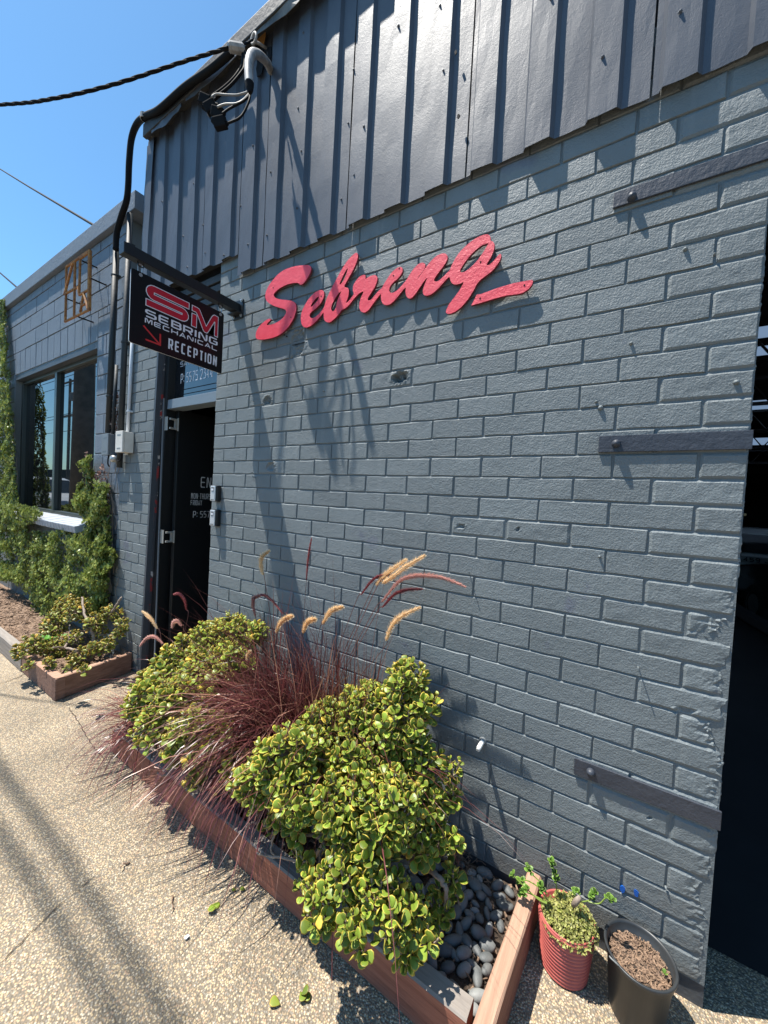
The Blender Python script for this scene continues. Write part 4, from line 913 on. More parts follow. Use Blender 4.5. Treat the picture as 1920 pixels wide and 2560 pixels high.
for q, m_ in (([(800, 930), (640, 980), (480, 980), (340, 970), (270, 1010)], 'wire'), ([(800, 960), (700, 1060), (600, 1105), (460, 1110), (350, 1150)], 'wire'), ([(800, 980), (720, 1060), (590, 1130), (500, 1180), (420, 1240)], 'cable'), ([(805, 960), (790, 1060), (720, 1220), (640, 1310), (500, 1370)], 'cable'), ([(210, 1180), (230, 1270), (300, 1340)], 'cable')):
    b = MB(); b.tube(smooth_path([zt3(x, y, 'y', -.27 - .02 * i) for i, (x, y) in enumerate(q)], 6), .006, 6); b.obj('joint_wire', M[m_], t, smooth=True)
for x, y, a_ in [(190, 1060, .4), (260, 1150, -.5), (360, 1240, .3), (390, 1370, -.2)]:
    p = zt3(x, y, 'y', -.33); b = MB(); b.box(-.034, .034, -.02, .02, -.026, .026, bev=.006); b.tube([(-.028, 0, .0), (-.04, 0, .02)], .011, 8); b.tube([(.028, 0, 0), (.042, 0, -.012)], .01, 8)
    c_ = mesh_obj('wire_connector', b.mesh('wire_connector', M['cable']), t, p, (.2, a_, .5))
    b = MB(); b.lathe([(.0001, -.006), (.010, -.006), (.011, .006)], (0, -.024, 0), 10, ax='y'); s2 = mesh_obj('brass_screw', b.mesh('brass_screw', M['brass']), c_)
t = tag(empty('gooseneck_pipe', zt3(1090, 620)), 'grey hooked cable entry pipe curving out of the torn cladding', 'pipe')
b = MB(); b.tube(smooth_path([zt3(1085, 640, 'y', -.03), zt3(1040, 540, 'y', -.09), zt3(930, 430, 'y', -.19), zt3(840, 410, 'y', -.27), zt3(795, 500, 'y', -.31), zt3(785, 660, 'y', -.325), zt3(795, 830, 'y', -.33)], 8), .022, 12); b.obj('pipe_bend', M['clampgrey'], t, smooth=True)
b = MB(); b.tube([zt3(795, 820, 'y', -.33), zt3(798, 900, 'y', -.33), zt3(805, 950, 'y', -.33)], [.023, .018, .01], 10); b.obj('pipe_seal', M['cable'], t)
# torn hole with board behind
for q, m_, nm in (([(880, 300), (985, 320), (985, 560), (960, 690), (900, 730), (885, 620), (900, 540)], 'cable', 'torn_hole'), ([(905, 190), (1015, 75), (1010, 160), (985, 300), (900, 230)], 'ply', 'exposed_board'), ([(1045, 320), (1090, 310), (1100, 400), (1075, 520), (1055, 470)], 'cable', 'torn_hole')):
    b = MB(); L = [(lambda v: (v.x, v.z))(zt3(x, y, 'y', -.040)) for x, y in q]; b.prism(L, [], lambda u, v, w_: (u, -.040 + w_, v), .003); b.obj(nm, M[m_], clad)
# other overhead lines
t = tag(empty('overhead_line', at(100, 430, 'y', 9)), 'upper thin overhead wire sloping down behind the shop parapet', 'cable')
a_, c_ = at(0, 365, 'y', 9.0), at(212, 492, 'y', 5.0); dd = c_ - a_; b = MB(); b.tube([a_ - dd * .8, a_, a_.lerp(c_, .5) + Vector((0, 0, -.03)), c_, c_ + dd * .6], .055, 6); b.obj('wire', M['cable'], t)
t = tag(empty('overhead_line', at(10, 600, 'y', 9)), 'lower thin overhead wire at the left edge of the sky', 'cable')
a_, c_ = at(-20, 572, 'y', 9.0), at(38, 622, 'y', 6.0); dd = c_ - a_; b = MB(); b.tube([a_ - dd * .8, c_ + dd * 2], .055, 6); b.obj('wire', M['cable'], t)
# ================================================================== GARAGE INTERIOR
gi = tag(empty('workshop_interior', (4, 8, G)), 'dark workshop interior seen past the garage corner, with roof trusses and skylights', 'building')
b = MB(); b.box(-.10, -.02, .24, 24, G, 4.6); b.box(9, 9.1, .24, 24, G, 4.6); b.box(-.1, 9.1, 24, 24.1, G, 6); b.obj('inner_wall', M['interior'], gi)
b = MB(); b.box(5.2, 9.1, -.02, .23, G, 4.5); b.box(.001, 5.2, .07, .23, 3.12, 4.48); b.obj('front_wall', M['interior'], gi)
ZR = 4.42
# roof in strips, leaving translucent sheets
sky = [(5.6, 6.15), (6.5, 7.1), (10.1, 11.3), (15.4, 17.0)]
y = .24
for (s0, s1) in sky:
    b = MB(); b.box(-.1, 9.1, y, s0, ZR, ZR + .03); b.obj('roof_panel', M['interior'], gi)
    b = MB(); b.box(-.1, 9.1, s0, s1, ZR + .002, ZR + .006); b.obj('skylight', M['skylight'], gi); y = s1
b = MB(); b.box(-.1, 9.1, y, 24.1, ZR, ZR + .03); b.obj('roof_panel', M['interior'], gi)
for y in (3, 5.2, 7.8, 10.6, 13.5, 17.5, 21):
    b = MB(); b.box(-.1, 9, y, y + .06, ZR - .16, ZR - .10); b.box(-.1, 9, y, y + .06, ZR - .62, ZR - .56)
    x = 0
    while x < 8.8: b.tube([(x, y + .03, ZR - .58), (x + .3, y + .03, ZR - .14), (x + .6, y + .03, ZR - .58)], .018, 5); x += .6
    b.obj('roof_truss', M['blackmetal'], gi)
def car(name, label, paint, c, yaw, L=4.2, W=1.75, Hh=1.45, plate=None, cat='car', van=False, paper=False):
    t = tag(empty(name, (c[0], c[1], c[2])), label, cat); MT = Matrix.Translation(c) @ Matrix.Rotation(yaw, 4, 'Z')
    tr = lambda v: (MT @ Vector(v))[:]
    # side outline: front at +x
    if van: S = [(-2.1, .35), (-2.15, 1.0), (-2.1, 1.75), (-1.9, 1.95), (.55, 1.98), (.85, 1.9), (1.45, 1.28), (2.0, 1.12), (2.2, .95), (2.25, .45), (2.1, .3)]
    else: S = [(-2.05, .35), (-2.1, .60), (-2.08, .95), (-2.0, 1.02), (-1.75, 1.36), (-1.5, 1.44), (.2, 1.44), (.5, 1.38), (1.1, .98), (1.9, .86), (2.1, .7), (2.12, .4), (2.0, .3)]
    def yw(z, top): return W / 2 * (1 - .16 * max(0, (z - .95) / (top - .95)) ** 1.2) if z > .95 else W / 2
    top = max(p[1] for p in S); n = len(S); vs = []
    for s_ in (-1, 1):
        for x, z in S: vs.append((x, s_ * yw(z, top) * .93, z))
        for x, z in S: vs.append((x * .985, s_ * yw(z, top), (z - .7) * .96 + .7))
    b = MB(); N = n
    fs = []
    for i in range(n):
        j = (i + 1) % n; fs += [(i, j, 2 * N + j, 2 * N + i), (i, j, N + j, N + i), (2 * N + i, 2 * N + j, 3 * N + j, 3 * N + i)]
    fs += [tuple(N + i for i in range(n)), tuple(3 * N + i for i in range(n))]
    b.add([tr(v) for v in vs], fs); body = b.obj('body', M[paint], t)
    def quad(nm, P, m, par=None, off=0):
        bb_ = MB(); bb_.add([tr(p) for p in P], [tuple(range(len(P)))]); return bb_.obj(nm, m, par or t)
    w = W / 2
    if van:
        quad('windscreen', [(1.44, -w * .78, 1.32), (1.44, w * .78, 1.32), (.90, w * .74, 1.88), (.90, -w * .74, 1.88)], M['carglass'])
        for s_ in (-1, 1):
            quad('side_window', [(1.2, s_ * (w * .98 + .004), 1.33), (.1, s_ * (w * .98 + .004), 1.33), (.1, s_ * (w * .88 + .004), 1.82), (.80, s_ * (w * .88 + .004), 1.82)], M['carglass'])
            bq = MB(); bq.box(2.12, 2.26, s_ * w * .62 - .2, s_ * w * .62 + .2, .72, .98, bev=.05); bq.v = [tr(v) for v in bq.v]; bq.obj('headlight', M['lamp'], t)
        bq = MB(); bq.box(2.2, 2.28, -w * .42, w * .42, .70, .84, bev=.01); bq.v = [tr(v) for v in bq.v]; bq.obj('grille', M['blackmetal'], t)
        bq = MB(); bq.box(2.15, 2.30, -w * .95, w * .95, .30, .46, bev=.03); bq.v = [tr(v) for v in bq.v]; bq.obj('bumper', M['blackmetal'], t)
    else:
        quad('rear_window', [(-2.022, -w * .80, 1.03), (-2.022, w * .80, 1.03), (-1.785, w * .74, 1.34), (-1.785, -w * .74, 1.34)], M['carglass'])
        for s_ in (-1, 1):
            quad('side_window', [(-1.55, s_ * (w * .965), 1.03), (.95, s_ * (w * .965), 1.03), (.35, s_ * (w * .89), 1.36), (-1.45, s_ * (w * .89), 1.36)], M['carglass'])
            bq = MB(); bq.box(-2.13, -2.04, s_ * w * .80 - .12, s_ * w * .80 + .12, .78, .96, bev=.02); bq.v = [tr(v) for v in bq.v]; bq.obj('tail_light', M['taillight'], t)
        bq = MB(); bq.box(-2.18, -2.05, -w * .95, w * .95, .38, .60, bev=.03); bq.v = [tr(v) for v in bq.v]; bq.obj('bumper', M[paint], t)
    for xx in (-1.35, 1.35):
        for s_ in (-1, 1):
            bq = MB(); bq.lathe([(.001, -.1), (.2, -.11), (.30, -.1), (.32, -.06), (.32, .06), (.30, .1), (.2, .11), (.001, .1)], (0, 0, 0), 20, ax='y'); bq.v = [tr((v[0] + xx, v[1] + s_ * (w - .1), v[2] + .32)) for v in bq.v]; wh = bq.obj('wheel', M['rubber'], t)
            bq = MB(); bq.lathe([(.001, 0), (.19, -.005), (.2, .0)], (0, 0, 0), 16, ax='y'); bq.v = [tr((v[0] + xx, s_ * (v[1] + w + .012), v[2] + .32)) for v in bq.v]; bq.obj('rim', M['steel'], wh)
    if plate:
        bq = MB(); bq.box(-2.125, -2.105, -.19, .19, .86, .97, bev=.004); bq.v = [tr(v) for v in bq.v]; pl = bq.obj('number_plate', M['palestone'], t)
        bq = MB(); lettering(bq, plate, -.16, .16, .95, .88, .013, lambda u, v, w_: tr((-2.128 - w_, -u, v)), gap=.3); bq.obj('plate_lettering', M['cable'], pl)
        bq = MB(); lettering(bq, 'O', -.03, .03, 1.01, .985, .008, lambda u, v, w_: tr((-2.10 - w_, -u, v)), gap=.3); bq.obj('round_badge', M['steel'], t)
    if paper: quad('paper_sheet', [(-2.035, .20, 1.06), (-2.035, .48, 1.06), (-1.90, .46, 1.22), (-1.90, .24, 1.24)], M['paper'])
    return t
pc = at(1626, 1212, 'y', 7.28)
car('parked_car', 'silver hatchback parked inside the dark workshop, only its rear left corner showing', 'carsilver', (pc.x + .19, 9.4, G + .0), math.radians(90 - 4), plate='459 J', paper=True)
car('parked_car', 'black car parked inside the workshop nearer than the silver hatchback', 'carblack', (2.55, 5.1, G), math.radians(100))
# ================================================================== TIMBER PLANTERS
def timber(name, p0, p1, w_, h, z0, m, parent, end=.0, seed=1, capm=None):
    """beam between p0 and p1 (its outer line), width to the left of the direction"""
    p0, p1 = Vector(p0), Vector(p1); d = (p1 - p0); L = d.length; d.normalize(); n_ = Vector((-d.y, d.x, 0)); b = MB(); k = max(6, int(L / .12)); vs = []
    c = .006
    prof = [(0, c), (0, h - c), (c, h), (w_ - c, h), (w_, h - c), (w_, c), (w_ - c, 0), (c, 0)]
    for i in range(k + 1):
        t = i / k
        for (a, z) in prof:
            q = p0 + d * (L * t) + n_ * (a + .0035 * noise.noise(Vector((t * L * 3, a * 30, seed)))); vs.append((q.x, q.y, z0 + z + .004 * noise.noise(Vector((t * L * 2.5, z * 20, seed + 5))) + .002 * noise.noise(Vector((t * L * 15, z * 20, seed + 5)))))
    q = len(prof); fs = []; mi = []
    for i in range(k):
        for j in range(q):
            fs.append((i * q + j, i * q + (j + 1) % q, (i + 1) * q + (j + 1) % q, (i + 1) * q + j)); mi.append(1 if j in (1, 2, 3) else 0)
    fs += [tuple(range(q)), tuple(k * q + j for j in range(q))]; mi += [0, 0]
    b.v = vs; b.f = fs; b.mi = mi; return b.obj(name, m, parent)
pl = tag(empty('timber_planter', (-1.7, -.28, G)), 'long low planter of red stained timbers along the brick wall, holding the purple grass', 'planter')
timber('front_timber', (-2.80, -.552, 0), (-.60, -.558, 0), .062, .142, G + .001, [M['woodred'], M['woodgrey']], pl, seed=2)
timber('end_timber', (-.530, -.575, 0), (-.497, -.012, 0), .052, .160, G + .001, [M['woodside'], M['woodtan']], pl, seed=3)
timber('end_timber', (-2.745, -.488, 0), (-2.745, -.012, 0), .05, .14, G + .001, [M['woodside'], M['woodtan']], pl, seed=4)
b = MB(); n = 60; m_ = 16; vs = []
for j in range(m_ + 1):
    for i in range(n + 1):
        x = -2.79 + 2.235 * i / n; y = -.49 + .485 * j / m_; vs.append((x, y, G + .055 + .012 * noise.noise(Vector((x * 6, y * 6, 1))) + .006 * noise.noise(Vector((x * 30, y * 30, 1)))))
b.add(vs, [(j * (n + 1) + i, j * (n + 1) + i + 1, (j + 1) * (n + 1) + i + 1, (j + 1) * (n + 1) + i) for j in range(m_) for i in range(n)])
b.obj('soil_fill', M['soil'], pl, smooth=True)
p2 = tag(empty('timber_planter', (-4.5, -.28, G)), 'far weathered timber planter beyond the doorway, holding the sparse jade plant', 'planter')
timber('end_timber', (-3.712, -.548, 0), (-3.80, -.012, 0), .052, .165, G + .001, [M['wooddark'], M['woodtan']], p2, seed=5)
timber('front_timber', (-4.46, -.552, 0), (-3.716, -.552, 0), .058, .165, G + .001, [M['wooddark'], M['woodtan']], p2, seed=6)
timber('front_timber', (-9.5, -.53, 0), (-4.47, -.556, 0), .07, .155, G + .001, [M['woodgrey'], M['woodgrey']], p2, seed=7)
b = MB(); n = 120; m_ = 12; vs = []
for j in range(m_ + 1):
    for i in range(n + 1):
        x = -9.5 + (9.5 - 3.84) * i / n; y = -.49 + .52 * j / m_; vs.append((x, y, G + .10 + .02 * noise.noise(Vector((x * 4, y * 6, 1))) + .007 * noise.noise(Vector((x * 30, y * 30, 1)))))
b.add(vs, [(j * (n + 1) + i, j * (n + 1) + i + 1, (j + 1) * (n + 1) + i + 1, (j + 1) * (n + 1) + i) for j in range(m_) for i in range(n)])
b.obj('soil_fill', M['mulch'], p2, smooth=True)
def chips(name, N, region, zf, m, size, label, seed, kind='stuff', parent=None):
    r_ = random.Random(seed); b = MB()
    for _ in range(N):
        x, y = region(r_); z = zf(x, y) + r_.uniform(0, .006); L = size * r_.uniform(.5, 1.8); W = L * r_.uniform(.15, .4); a = r_.uniform(0, 6.28); tl = r_.uniform(-.5, .5)
        d = Vector((math.cos(a), math.sin(a), tl)).normalized() * L / 2; e = Vector((-math.sin(a), math.cos(a), r_.uniform(-.4, .4))) * W / 2; c = Vector((x, y, z)); u = Vector((0, 0, .0025))
        b.add([c - d - e, c + d - e * .6, c + d + e * .7, c - d + e, c - d * .9 - e + u, c + d * .9 - e * .5 + u, c + d * .9 + e * .6 + u, c - d * .9 + e + u], [(4, 5, 6, 7), (0, 1, 5, 4), (1, 2, 6, 5), (2, 3, 7, 6), (3, 0, 4, 7)])
    o = b.obj(name, m, parent); o['kind'] = kind
    return o
zf2 = lambda x, y: G + .10 + .02 * noise.noise(Vector((x * 4, y * 6, 1)))
chips('mulch_chips', 3800, lambda r_: (r_.uniform(-8.5, -3.85), r_.uniform(-.47, -.02)), zf2, M['chipwood'], .03, '', 1, parent=p2)
zf1 = lambda x, y: G + .062
chips('bark_litter', 900, lambda r_: (r_.uniform(-2.7, -.56), r_.uniform(-.48, -.01)), zf1, M['mulch'], .018, '', 2, parent=pl)
# river stones
bm = bmesh.new(); bmesh.ops.create_icosphere(bm, subdivisions=2, radius=1)
stone_m = []
for k in range(6):
    b2 = bm.copy(); 
    for v in b2.verts:
        v.co *= 1 + .16 * noise.noise(v.co * 1.1 + Vector((k * 7, 0, 0)))
    for mm in ('stone', 'palestone'):
        me = bpy.data.meshes.new('river_stone'); b2.to_mesh(me); me.polygons.foreach_set('use_smooth', [True] * len(me.polygons)); me.materials.append(M[mm]); stone_m.append((mm, me))
    b2.free()
bm.free()
rr = random.Random(21); placed = []; cnt = 0; tries = 0
dark = [m for m in stone_m if m[0] == 'stone']; pale = [m for m in stone_m if m[0] == 'palestone']
while cnt < 260 and tries < 30000:
    tries += 1
    x = rr.uniform(-1.25, -.60) if rr.random() < .93 else rr.uniform(-2.2, -1.2); y = rr.uniform(-.47, -.03)
    a = rr.uniform(.017, .030)
    lvl = 0
    if any((x - q[0]) ** 2 + (y - q[1]) ** 2 < (1.0 * (a + q[2])) ** 2 * .50 for q in placed): continue
    if x > -.66 and y < -.36 and rr.random() < .6: continue
    placed.append((x, y, a)); cnt += 1
    me = (pale if rr.random() < .22 else dark)[rr.randrange(6)][1]
    mesh_obj('river_stone', me, pl, (x, y, G + .058 + a * .34), (rr.gauss(0, .22), rr.gauss(0, .22), rr.uniform(0, 6.3)), (a * rr.uniform(1.0, 1.35), a * rr.uniform(.62, .85), a * rr.uniform(.5, .7)))
# fibrous root mat by the wall
r_ = random.Random(4); b = MB(); c = at(1000, 1850, 'z', G + .08)
c = Vector((-.86, -.07, G + .09))
for _ in range(260):
    a = r_.uniform(0, 6.28); p = c + Vector((r_.gauss(0, .05), r_.gauss(0, .025), r_.uniform(-.02, .02))); q = p + Vector((math.cos(a) * .04, math.sin(a) * .03, r_.uniform(-.01, .02))); b.tube([p, p.lerp(q, .5) + Vector((0, 0, .008)), q], .0009, 3, cap=False)
o = b.obj('root_litter', M['mulch'], pl); o['kind'] = 'stuff'
# ================================================================== PLANTS
def tint_mesh(name, V, F, T, m, smooth=True):
    me = bpy.data.meshes.new(name); me.from_pydata(V, [], F); me.materials.append(m)
    a = me.color_attributes.new('tint', 'FLOAT_COLOR', 'POINT'); a.data.foreach_set('color', np.asarray(T, dtype=np.float32).ravel())
    if smooth: me.polygons.foreach_set('use_smooth', [True] * len(me.polygons))
    me.update(); return me
def jade_leaf(g, thick=.12, cup=.10):
    """thick obovate leaf, base at origin, tip along +y, upper face +z, unit length"""
    out = [(0, 0), (.12, .12), (.30, .40), (.405, .68), (.31, .91), (0, 1.0), (-.31, .91), (-.405, .68), (-.30, .40), (-.12, .12)]
    V, T = [], []
    for x, y in out: V.append((x, y, cup * (x * x * 3) + .06 * y * y)); T.append((1.0 if y > .3 else .4, g, 0, 1))
    n = len(out)
    for x, y in out: V.append((x * .80, .53 + (y - .53) * .82, cup * (x * x * 3) + .06 * y * y + thick * .28)); T.append((0.0, g, 0, 1))
    V.append((0, .58, .02 + thick * .32)); T.append((0, g, 0, 1)); V.append((0, .55, -thick * .6)); T.append((.05, g, 0, 1))
    F = [(i, (i + 1) % n, n + (i + 1) % n, n + i) for i in range(n)] + [(n + i, n + (i + 1) % n, 2 * n) for i in range(n)] + [((i + 1) % n, i, 2 * n + 1) for i in range(n)]
    return V, F, T
JL = [jade_leaf(g) for g in (.15, .35, .5, .62, .8, 1.0)]
yl_ = jade_leaf(.9); JL.append((yl_[0], yl_[1], [(1.0, q[1], 0, 1) for q in yl_[2]]))
JM = {k: [tint_mesh('leaf', *jl, M[k]) for jl in JL] for k in ('jade', 'jade2', 'greenleaf')}
def rosettes(lobes, spacing, seed, up=.55, keep=lambda p: True, inner=.42):
    r_ = random.Random(seed); P = []
    tot = sum(l[1] ** 2 for l in lobes)
    tries = int(tot * 13 / spacing ** 2 * 6)
    cell = {}
    for _ in range(tries):
        l = r_.choices(lobes, [q[1] ** 2 for q in lobes])[0]
        d = Vector((r_.gauss(0, 1), r_.gauss(0, 1), r_.gauss(0, 1))).normalized()
        if d.z < -.55: continue
        if d.y > .75: continue
        sc_ = l[2] if len(l) > 2 else (1, 1, 1)
        rad = l[1] * (1 - inner * r_.random()) * (1 + .26 * noise.noise(d * 2.6 + l[0] * 5))
        p = l[0] + Vector((d.x * sc_[0], d.y * sc_[1], d.z * sc_[2])) * rad
        if p.y > -.03 or not keep(p): continue
        # inside another lobe?
        if any((p - q[0]).length < q[1] * .80 for q in lobes if q is not l): continue
        key = (int(p.x / spacing), int(p.y / spacing), int(p.z / spacing))
        if any((p - q).length < spacing for dx in (-1, 0, 1) for dy in (-1, 0, 1) for dz in (-1, 0, 1) for q in cell.get((key[0] + dx, key[1] + dy, key[2] + dz), [])): continue
        cell.setdefault(key, []).append(p); nrm = (d * (1 - up) + Vector((-.15, -.2, 1)) * up).normalized()
        P.append((p, nrm))
    return P
def build_jade(name, label, lobes, trunk, limbs, seed, leafL=.034, spacing=.034, mk='jade', extra=(), up=.5, nind=300, dry=0.0, cat='plant'):
    t = tag(empty(name, trunk[0]), label, cat); r_ = random.Random(seed)
    b = MB()
    b.tube(smooth_path(trunk, 5), [.030 - .014 * i / (5 * (len(trunk) - 1)) for i in range(5 * (len(trunk) - 1) + 1)], 8)
    b.obj('trunk', M['bark'], t, smooth=True)
    for L in limbs:
        b = MB(); P = smooth_path(L[0], 6); k = len(P); P = [p + Vector((r_.gauss(0, .002), r_.gauss(0, .002), r_.gauss(0, .002))) for p in P]; b.tube(P, [L[1] * (1.0 - .5 * i / k) * (1 + .12 * math.sin(i * 2.1)) for i in range(k)], 7); b.obj('branch', M['bark'], t, smooth=True)
    ros = rosettes(lobes, spacing, seed, up) + list(extra)
    # twigs to lobe tips
    b = MB(); base = trunk[-1]
    leaves = []
    for (p, nrm) in ros:
        near = min(lobes, key=lambda q: (q[0] - p).length)[0]; q = p - nrm * .05; b.tube([p, q, q.lerp(near, .5) + Vector((0, 0, -.01))], [.0035, .0045, .006], 4, cap=False)
        ax = nrm; u = ax.orthogonal().normalized(); v = ax.cross(u); a0 = r_.uniform(0, 6.28); npair = r_.choice((3, 3, 4)); sz = leafL * r_.choice((.62, .8, .95, 1.0, 1.08, 1.18)) * r_.uniform(.92, 1.08)
        for k in range(npair):
            for s_ in (0, math.pi):
                a = a0 + s_ + k * math.pi / 2 + r_.gauss(0, .16); rad = (u * math.cos(a) + v * math.sin(a))
                el = [.25, .62, 1.0, 1.25][k] + r_.gauss(0, .13)
                d = (rad * math.cos(el) + ax * math.sin(el)).normalized(); o_ = p - ax * (.012 * (npair - 1 - k) + .0) + rad * .002
                z_ = (ax * math.cos(el) - rad * math.sin(el)).normalized(); x_ = d.cross(z_).normalized()
                s2 = sz * (1.0, 1.0, .82, .6)[k] * r_.uniform(.8, 1.15); leaves.append((o_, x_, d, z_, s2, r_.randrange(6) if r_.random() > .014 else 6))
    o = b.obj('twigs', M['bark'], t); o['kind'] = 'stuff'
    camv = Vector(CAM.tolist()); rr2 = random.Random(seed + 1)
    leaves.sort(key=lambda q: (q[0] - camv).length - (.0 if q[0].z > 0 else 0) - .25 * max(0, q[3].dot((camv - q[0]).normalized())))
    V, F, T = [], [], []
    for i, (o_, x_, d, z_, s2, k) in enumerate(leaves):
        mm = Matrix(((x_.x, d.x, z_.x, o_.x), (x_.y, d.y, z_.y, o_.y), (x_.z, d.z, z_.z, o_.z), (0, 0, 0, 1))) @ Matrix.Scale(s2, 4)
        if i < nind:
            ob = bpy.data.objects.new('leaf', JM[mk][k]); link(ob); ob.parent = t; ob.matrix_parent_inverse = Matrix.Translation(t.location).inverted(); ob.matrix_basis = mm
        else:
            jv, jf, jt = JL[k]; n0 = len(V)
            R3 = np.array(mm)[:3, :3]; tv = np.array(mm)[:3, 3]
            V.extend(map(tuple, (np.asarray(jv) @ R3.T + tv).tolist())); F.extend([tuple(q + n0 for q in f) for f in jf]); T.extend(jt)
    if V: o = mesh_obj('foliage', tint_mesh('foliage', V, F, T, M[mk]), t); o['kind'] = 'stuff'
    print(name, len(ros), 'rosettes', len(leaves), 'leaves'); return t
def lobe(px, py, y, rpx, sc_=(1, 1, 1)):
    y = y * 1.2 if y < -.38 else y; p = at(px, py, 'y', y); fw = (p - Vector(CAM.tolist())).dot(Vector(RM[:, 1].tolist())); return (p, rpx * fw / (FPX * .864), sc_)
near = [lobe(880, 1468, -.20, 42), (lobe(905, 1520, -.20, 38)), lobe(790, 1530, -.26, 55), lobe(862, 1575, -.27, 60), lobe(720, 1545, -.30, 40), lobe(700, 1605, -.38, 66), lobe(600, 1655, -.50, 60), lobe(548, 1690, -.52, 44), lobe(640, 1620, -.46, 50), lobe(780, 1640, -.36, 78), lobe(890, 1650, -.27, 62), lobe(640, 1720, -.52, 52),
        lobe(740, 1740, -.45, 66), lobe(840, 1745, -.40, 70), lobe(925, 1730, -.30, 38), lobe(975, 1665, -.22, 22), lobe(975, 1720, -.22, 22), lobe(960, 1800, -.30, 34), lobe(900, 1820, -.38, 40), lobe(740, 1830, -.50, 46), lobe(800, 1840, -.46, 48), lobe(745, 1900, -.54, 46), lobe(690, 1920, -.57, 42), lobe(800, 1935, -.52, 44),
        lobe(865, 1915, -.45, 34), lobe(690, 1975, -.60, 32), lobe(760, 1985, -.57, 36), lobe(890, 1955, -.44, 36), lobe(945, 1960, -.38, 36), lobe(975, 1895, -.32, 20), lobe(850, 2000, -.52, 34), lobe(780, 2045, -.585, 22), lobe(875, 2050, -.50, 26), lobe(920, 2025, -.46, 26), lobe(640, 1790, -.50, 24), lobe(600, 1765, -.5, 24), lobe(655, 1850, -.54, 14)]
tb = Vector((-1.02, -.22, G + .05)); c_ = lambda px, py, y: at(px, py, 'y', y * 1.16 if y < -.38 else y)
limbs = [([tb + Vector((0, 0, .10)), c_(900, 1830, -.32), c_(860, 1770, -.36), c_(800, 1700, -.38)], .016), ([tb + Vector((0, 0, .06)), c_(940, 1850, -.27), c_(955, 1760, -.26)], .012), ([tb + Vector((0, 0, .05)), c_(930, 1880, -.36), c_(960, 1915, -.38), c_(965, 1955, -.38)], .012),
         ([tb + Vector((0, 0, .08)), c_(820, 1840, -.42), c_(750, 1900, -.5), c_(700, 1930, -.55)], .014), ([c_(800, 1830, -.4), c_(700, 1810, -.48), c_(640, 1790, -.5), c_(612, 1765, -.5)], .009), ([c_(700, 1820, -.48), c_(665, 1860, -.5), c_(600, 1850, -.52), c_(555, 1842, -.52)], .007),
         ([c_(640, 1790, -.5), c_(600, 1788, -.5), c_(545, 1778, -.5), c_(530, 1790, -.5)], .006), ([c_(600, 1790, -.5), c_(585, 1830, -.52), c_(595, 1850, -.52)], .005), ([c_(700, 1820, -.48), c_(680, 1900, -.55), c_(668, 1880, -.55)], .006), ([tb + Vector((0, 0, .1)), c_(850, 1650, -.3), c_(870, 1540, -.23), c_(880, 1480, -.2)], .012),
         ([c_(760, 1960, -.55), c_(772, 2010, -.58), c_(780, 2040, -.59)], .004), ([c_(860, 1960, -.48), c_(875, 2010, -.5), c_(878, 2040, -.5)], .004)]
ex = [(c_(x, y, v), Vector((-.2, -.3, .9)).normalized()) for x, y, v in ((630, 1835, -.52), (645, 1862, -.52), (600, 1775, -.5), (575, 1788, -.5), (655, 1888, -.55), (640, 1905, -.56), (985, 1930, -.32), (560, 1730, -.48), (548, 1745, -.48))]
build_jade('jade_plant', 'nearest and largest jade plant spilling over the front timber beside the grey stones', near, [tb, tb + Vector((.01, -.01, .07)), tb + Vector((-.01, -.03, .16))], limbs, 31, .0345, .0315, 'jade', ex)
mid = [lobe(505, 1375, -.16, 46), lobe(555, 1372, -.12, 26), lobe(455, 1395, -.22, 50), lobe(405, 1425, -.30, 46), lobe(500, 1440, -.25, 55), lobe(440, 1460, -.32, 56), lobe(360, 1460, -.38, 44), lobe(325, 1495, -.44, 40), lobe(385, 1510, -.42, 50), lobe(455, 1530, -.38, 52), lobe(300, 1525, -.48, 26), lobe(340, 1555, -.50, 38), lobe(410, 1575, -.48, 42), lobe(480, 1590, -.42, 38),
       lobe(380, 1625, -.52, 26), lobe(330, 1595, -.54, 20), lobe(430, 1635, -.50, 28), lobe(420, 1680, -.52, 18), lobe(490, 1675, -.48, 20), lobe(520, 1640, -.42, 26)]
tb = Vector((-2.25, -.25, G + .05))
limbs = [([tb + Vector((0, 0, .08)), c_(400, 1640, -.42), c_(340, 1600, -.5), c_(290, 1585, -.53)], .012), ([c_(400, 1640, -.42), c_(380, 1665, -.5), c_(350, 1675, -.54), c_(340, 1668, -.55)], .007), ([c_(430, 1640, -.4), c_(400, 1640, -.5), c_(380, 1630, -.53)], .007), ([tb + Vector((0, 0, .1)), c_(430, 1560, -.35), c_(440, 1450, -.3)], .012), ([tb, c_(470, 1690, -.45), c_(440, 1702, -.53), c_(425, 1695, -.55)], .007)]
ex = [(c_(x, y, v), Vector((-.2, -.3, .9)).normalized()) for x, y, v in ((278, 1545, -.52), (270, 1530, -.52), (285, 1585, -.55), (295, 1600, -.55), (425, 1688, -.55), (500, 1700, -.5), (470, 1700, -.5), (300, 1560, -.52))]
build_jade('jade_plant', 'dense rounded jade plant between the doorway and the purple grass', mid, [tb, tb + Vector((0, 0, .08)), tb + Vector((.0, -.02, .15))], limbs, 47, .036, .033, 'jade', ex)
